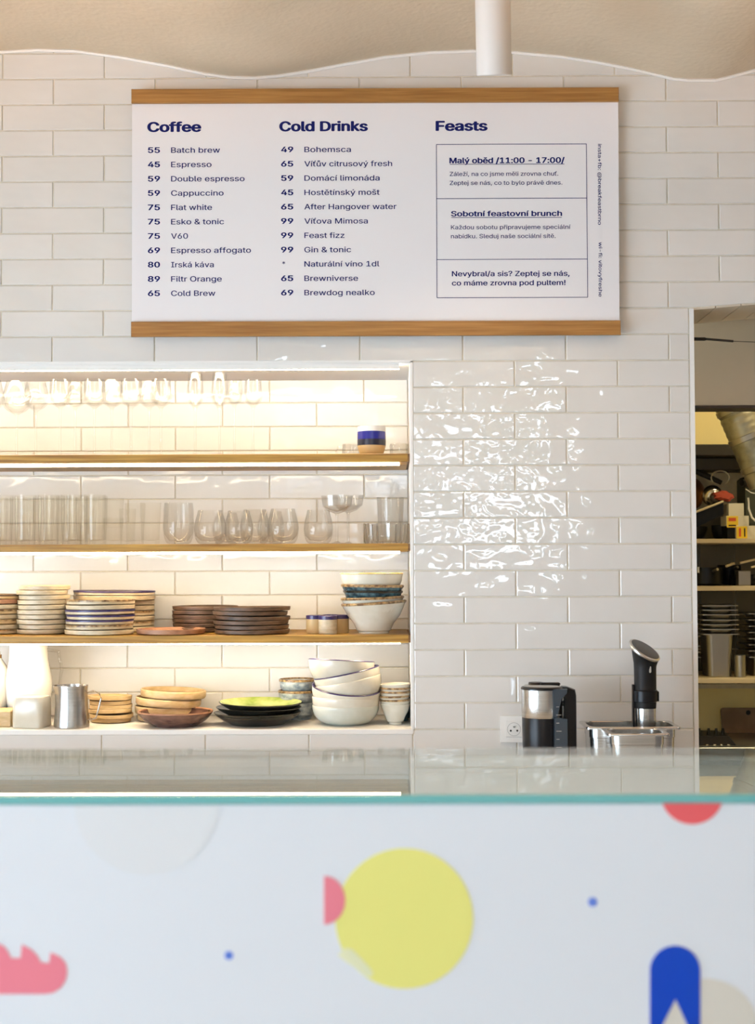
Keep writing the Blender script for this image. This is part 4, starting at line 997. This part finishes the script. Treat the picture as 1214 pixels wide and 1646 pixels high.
def kbox(x0, y0, x1, y1, Y, lb, lab=None, txt=None):
    a = kp(x0, y1, Y); b = kp(x1, y0, Y)
    t = thing('food_box', lb, 'box', ((a.x+b.x)/2, Y, a.z), group='boxes on the top kitchen shelf')
    w2 = (b.x-a.x)/2; h_ = b.z-a.z
    MB().cbox(-w2, w2, 0, .10, 0, h_, .001).build('carton', BOXW, t)
    if lab:
        c0 = kp(lab[0], lab[3], Y-.002); c1 = kp(lab[2], lab[1], Y-.002); mx = (a.x+b.x)/2
        MB().box(c0.x-mx, c1.x-mx, -.0012, -.0002, c0.z-a.z, c1.z-a.z).build('yellow_label', LABY, t)
        lw2 = (c1.x-c0.x); lh = c1.z-c0.z; bx0 = c0.x-mx; bz0 = c0.z-a.z
        if txt == 'h':
            MB().box(bx0+lw2*.15, bx0+lw2*.80, -.0016, -.0011, bz0+lh*.55, bz0+lh*.85).build('red_print', LABR, t)
            MB().box(bx0+lw2*.15, bx0+lw2*.80, -.0016, -.0011, bz0+lh*.12, bz0+lh*.24).build('dark_print', BLACKM, t)
        else:
            MB().box(bx0+lw2*.22, bx0+lw2*.42, -.0016, -.0011, bz0+lh*.15, bz0+lh*.85).build('red_print', LABR, t)
            MB().box(bx0+lw2*.70, bx0+lw2*.82, -.0016, -.0011, bz0+lh*.15, bz0+lh*.85).build('dark_print', BLACKM, t)
    return t
mid = kp(1180, 848, 1.74).z
kbox(1184, 845, 1204, 866, 1.68, 'lower white box with a yellow label', (1184.5, 846, 1201.5, 865.5), 'v')
kbox(1168, 829, 1204, 845, 1.685, 'middle white box with a yellow and red label', (1169, 829.5, 1187, 848), 'h')
kbox(1172, 809, 1196, 829, 1.69, 'topmost plain white box of the pile')
kbox(1203, 845, 1240, 866, 1.69, 'white box at the right edge of the doorway')
for (x0, x1) in ((1170, 1183),): 
    a = kp(x0, 866, 1.70); b = kp(x1, 846, 1.70); tag(MB().cbox(a.x, b.x, 1.70, 1.80, za_, b.z-.0005, .001).build('black_tin', BLACKM), 'small black tin under the yellow-labelled box', 'tin')
mb = MB(); mb.tube([kp(1203,800,1.66), kp(1204,818,1.66), kp(1209,832,1.66), kp(1220,842,1.66), kp(1240,848,1.66)], .0042, 8)
tag(mb.build('white_hose', WHITE), 'white hose curving down at the right of the boxes', 'hose')
# dark equipment right of the duct
t = thing('duct_fan', 'dark green fan housing below the end of the duct', 'fan', (0,0,0))
a = kp(1199, 845, 1.78); b = kp(1290, 765, 1.78)
MB().cbox(a.x, b.x, 1.78, 1.92, a.z, b.z, .012).build('housing', mat('fan_green', (.03,.035,.02), .5), t)
q_ = kp(1193, 776, 1.75); MB().tube([q_, q_+Vector((.05,.03,0))], [.014,.012], 12).build('knob', BLACK, t)
MB().tube([kp(1199,786,1.74), kp(1208,792,1.74), kp(1230,796,1.74)], .002, 6).build('wire', WHITE, t)
# shelf b: pans
zb_s = kzs['b']+.0005
for (x, Y, r_, h_, lb, hx) in ((1134, 1.75, .075, .075, 'large black saucepan at left of the middle kitchen shelf', None), (1200, 1.78, .068, .045, 'black frying pan with a light handle at right', 1), (1172, 1.88, .05, .085, 'tall dark pot behind the frying pan', None)):
    t = thing('cooking_pot', lb, 'pot', (kp(x,900,Y).x, Y, zb_s), group='dark pans')
    MB().lathe([(0,0),(r_*.9,0),(r_,.008),(r_,h_),(r_*.97,h_),(r_*.96,.01),(0,.006)], 36).build('body', BLACK, t)
    MB().tube([(r_*.2,-r_,h_*.8),(r_*.35,-r_-.03,h_*.9)], .006, 8).build('handle', STEELD, t)
for (x0, y0, x1, y1, rr_, lb) in ((1168, 910, 1180, 906, .0055, 'short steel pan handle left of the long ones'), (1190, 905, 1245, 892, .0045, 'long pale pan handle pointing right'), (1208, 912, 1250, 902, .004, 'lower pale pan handle at the right edge')):
    a = wp(x0,y0,1.66); b = wp(x1,y1,1.70)
    tag(MB().tube([a,b,b+Vector((.01,.08,0))], rr_, 8).build('ladle_handle', KSHELF), lb, 'utensil', 'pale handles')  # all three handles use the pale shelf laminate colour
q_ = kp(1123, 916, 1.66); MBs = MB().tube([(q_.x,1.66,q_.z-.012),(q_.x,1.66,q_.z+.012)], .006, 10); tag(MBs.build('steel_piece', STEEL), 'small bright steel pan knob at left of middle kitchen shelf', 'shaker')  # the knob of something on a pan, set as a loose piece
tag(MB().cbox(kp(1187,940,1.7).x, kp(1206,940,1.7).x, 1.69, 1.76, zb_s, kp(1190,917,1.7).z, .003).build('steel_tin', STEELD), 'dull steel tin in front of the frying pan', 'tin')
# shelf c: stack of steel containers
zc = kzs['c']+.0005
def kpan(x0, x1, y_top, zb, lb, h_, Y=1.68, m=STEELD):
    a = kp(x0, 1000, Y).x; b = kp(x1, 1000, Y).x; w_ = b-a; zt_ = kz(y_top, Y)
    t = thing('steel_container', lb, 'container', ((a+b)/2, Y+.09, zt_), group='steel containers on the bottom kitchen shelf')
    MB().loft([rrect(w_*.62, .13, .02, 4, -h_), rrect(w_*.70, .15, .02, 4, -.004), rrect(w_, .175, .01, 4, -.004), rrect(w_, .175, .01, 4, 0), rrect(w_*.72, .15, .02, 4, 0), rrect(w_*.62, .13, .02, 4, -h_*.6)], False).build('body', m, t)
    return t
ys = [1019, 1011, 1003.5, 996, 987.5, 980, 973]
h0 = kz(1019.5, 1.68)-zc
kpan(1129, 1190, 1019, zc, 'lowest and tallest steel container of the kitchen stack', h0)
for i, y_ in enumerate(ys[1:]):
    kpan(1129, 1190-(1.5 if i > 3 else 0), y_, zc, ordn(i+1, 7)+' nested steel container of the kitchen stack', .022)
for i, y_ in enumerate((1056, 1048, 1038, 1022)):
    kpan(1090, 1128, y_, zc, ordn(i,4)+' steel container of the stack behind the wall edge', (kz(y_,1.74)-zc) if i == 0 else .02, 1.74)
for i, y_ in enumerate((1056, 1046, 1036, 1026, 1016, 1006, 996, 986)):
    kpan(1203, 1260, y_, zc, ordn(i,8)+' steel container of the right-hand kitchen stack', (kz(y_,1.72)-zc) if i == 0 else .02, 1.72)
tag(MB().lathe([(0,0),(.022,0),(.024,.09),(.0,.095)], 20).build('steel_piece', STEELD, None, (kp(1188,1080,1.72).x, 1.70, zc)), 'narrow steel cup between the two container stacks', 'cup')
# below: board, blender parts, kitchen bench
KB = .72
t = thing('kitchen_bench', 'steel kitchen bench below the shelves', 'bench', (0,0,0))
MB().cbox(KX0+.05, 2.5, 1.45, KY1-.03, KB-.04, KB, .003).build('top', STEELD, t)
MB().box(KX0+.08, 2.45, 1.50, KY1-.05, .1, KB-.04).build('carcass', DARKH, t)
a = kp(1160, 1138, 1.95); b = kp(1240, 1215, 1.95)
cbm = MB(); w_ = b.x-a.x; h_ = a.z-KB
pts = [(0,0),(w_,0),(w_,h_),(.012,h_),(.003,h_-.004),(0,h_-.015)]
cbm.loft([[(x_+z_*(-.06), y_+z_*.08, z_) for x_, z_ in pts] for y_ in (0, .012)], False)
t = tag(cbm.build('cutting_board', BOARDB, None, (a.x, 1.93, KB+.001)), 'brown cutting board leaning on the kitchen wall', 'board')
q_ = kp(1206,1147,1.9); 
mb = MB(); mb.lathe([(0,0),(.010,0),(.010,.002),(0,.002)], 16); mb.v = [(x_+q_.x-a.x, -.006-c_+(q_.z-KB)*.08, y_+q_.z-KB) for x_, y_, c_ in mb.v]; mb.build('handle_hole', BLACKM, t)
t = thing('gas_hob', 'black cast iron hob with burner prongs', 'hob', (kp(1140,1190,1.62).x, 1.62, KB+.0005))
lx = -.12; 
mb = MB(); mb.loft([[(x_, y_, z_) for x_, y_, z_ in ((-.16,-.1,q),(.085,-.1,q),(.085,.12,q),(-.16,.12,q))] if q == 0 else [(x_, y_, z_) for x_, y_, z_ in ((-.16,-.09,q),(.06,-.09,q),(.05,.11,q),(-.16,.11,q))] for q in (0, .035)], False); mb.build('base', BLACKM, t)
for dx in (-.05, -.012, .018, .045): MB().tube([(dx,-.05,.035),(dx,-.05,.062)], [.009,.005], 8).build('prong', BLACKM, t)
for dx in (-.035, -.005, .022, .050): 
    MB().lathe([(0,.006),(.006,.005),(.0075,0),(0,0)], 12, (dx,-.12,.002)).build('knob', STEEL, t)

# ------------------------------------------------------------------ display counter in the foreground
FY = -2.955; BYc = -2.665
GT = PZ(1277.5, FY, 607); GTH = .0070
ct = thing('display_counter', 'white display counter printed with colourful shapes under a glass top', 'counter', (0, FY, 0))
cx0, cx1 = -1.55, 1.65
MB().cbox(cx0, cx1, .0015, BYc-FY, GT-GTH, GT, .0004).build('glass_top', TOPGL, ct)
MB().cbox(cx0, cx1, -.002, .0014, GT-GTH, GT, .0006).build('glass_edge', EDGEG, ct)
pz1 = GT-GTH-.0005
MB().cbox(cx0, cx1, .0, .012, .08, pz1, .0008).build('front_panel', PANEL, ct)
MB().cbox(cx0, cx1, BYc-FY-.012, BYc-FY-.002, .08, pz1, .001).build('rear_panel', CASEM, ct)
MB().cbox(cx0, cx0+.012, .0125, BYc-FY-.013, .08, pz1, .001).build('side_panel', PANEL, ct)
MB().cbox(cx1-.012, cx1, .0125, BYc-FY-.013, .08, pz1, .001).build('side_panel', PANEL, ct)
MB().cbox(cx0+.013, cx1-.013, .0125, BYc-FY-.013, .92, .935, .001).build('inner_shelf', CASEM, ct)
MB().cbox(cx0+.02, cx1-.02, .02, BYc-FY-.02, 0, .08, .002).build('plinth', BLACKM, ct)
MB().cbox(cx0+.03, cx1-.03, .0135, .030, pz1-.028, pz1-.012, .002).build('added_case_light', mat('added_case_emitter', (1,1,1), .5, emit=((1,.97,.92), 10)), ct)  # unseen tube added inside the case to brighten its rear panel
def fp(x, y): q = wp(x, y, FY-.0003); return (q.x, q.z)
def decal(pts, name, m, lift=0):
    MB().prism([fp(x, min(1e9, y)) for x, y in pts], -.0004-lift, .0002).build(name, m, ct)
def arc(cx_, cy_, rx, ry, a0, a1, n_=28): return [(cx_+rx*cos(R_(a0+(a1-a0)*i/n_)), cy_+ry*sin(R_(a0+(a1-a0)*i/n_))) for i in range(n_+1)]
ytop = 1290.5
decal(arc(650, 1476.5, 111, 113, 0, 354, 56), 'yellow_disc', YELLOW)
decal([(543,1535),(556,1524),(566,1526),(577,1537),(592,1553),(600,1563),(596,1571),(585,1568),(571,1556),(555,1545)], 'pale_leaf', LEAFP, .0002)
decal(arc(521, 1447, 34, 39, -90, 90), 'pink_half_disc', PINK, .0003)
decal(arc(1113, 1277, 50, 48, 16, 164), 'coral_half_disc', CORAL)
decal([(-60,1598),(72,1598),(86,1596),(98,1588),(106,1575),(108,1562),(106,1549),(99,1540),(91,1535),(81,1531),(79,1548),(66,1547),(60,1536),(50,1526),(35,1518),(33,1540),(18,1540),(12,1528),(6,1521),(-8,1514),(-10,1538),(-60,1538)], 'pink_scalloped_cloud', PINK)
decal(arc(368, 1536, 7, 7, 0, 345, 20), 'small_blue_dot', DOTB); decal(arc(953, 1450, 7.5, 7.5, 0, 345, 20), 'small_blue_dot', DOTB)
def bl_arch():
    L = arc(1085.5, 1561, 40.5, 41, 180, 360); 
    decal(L+[(1126,1700),(1105+24,1700),(1126,1700),(1126,1760),(1143,1760),(1086,1606),(1030,1760),(1045,1760)][:0]+[(1126,1640),(1107,1652),(1086,1606),(1063,1652),(1045,1640)], 'blue_arch', BLUE, .0003)
bl_arch()
decal([(1045,1639),(1063,1651),(1044,1700),(1045,1700)], 'blue_arch_leg', BLUE, .0003)
decal([(1126,1639),(1126,1700),(1125,1700),(1107,1651)], 'blue_arch_leg', BLUE, .0003)
decal(arc(1135, 1655, 84, 82, 0, 354, 48), 'beige_disc', BEIGE)
decal(arc(235, 1291, 116, 116, 2, 178, 30), 'pale_half_disc', SOFTB)
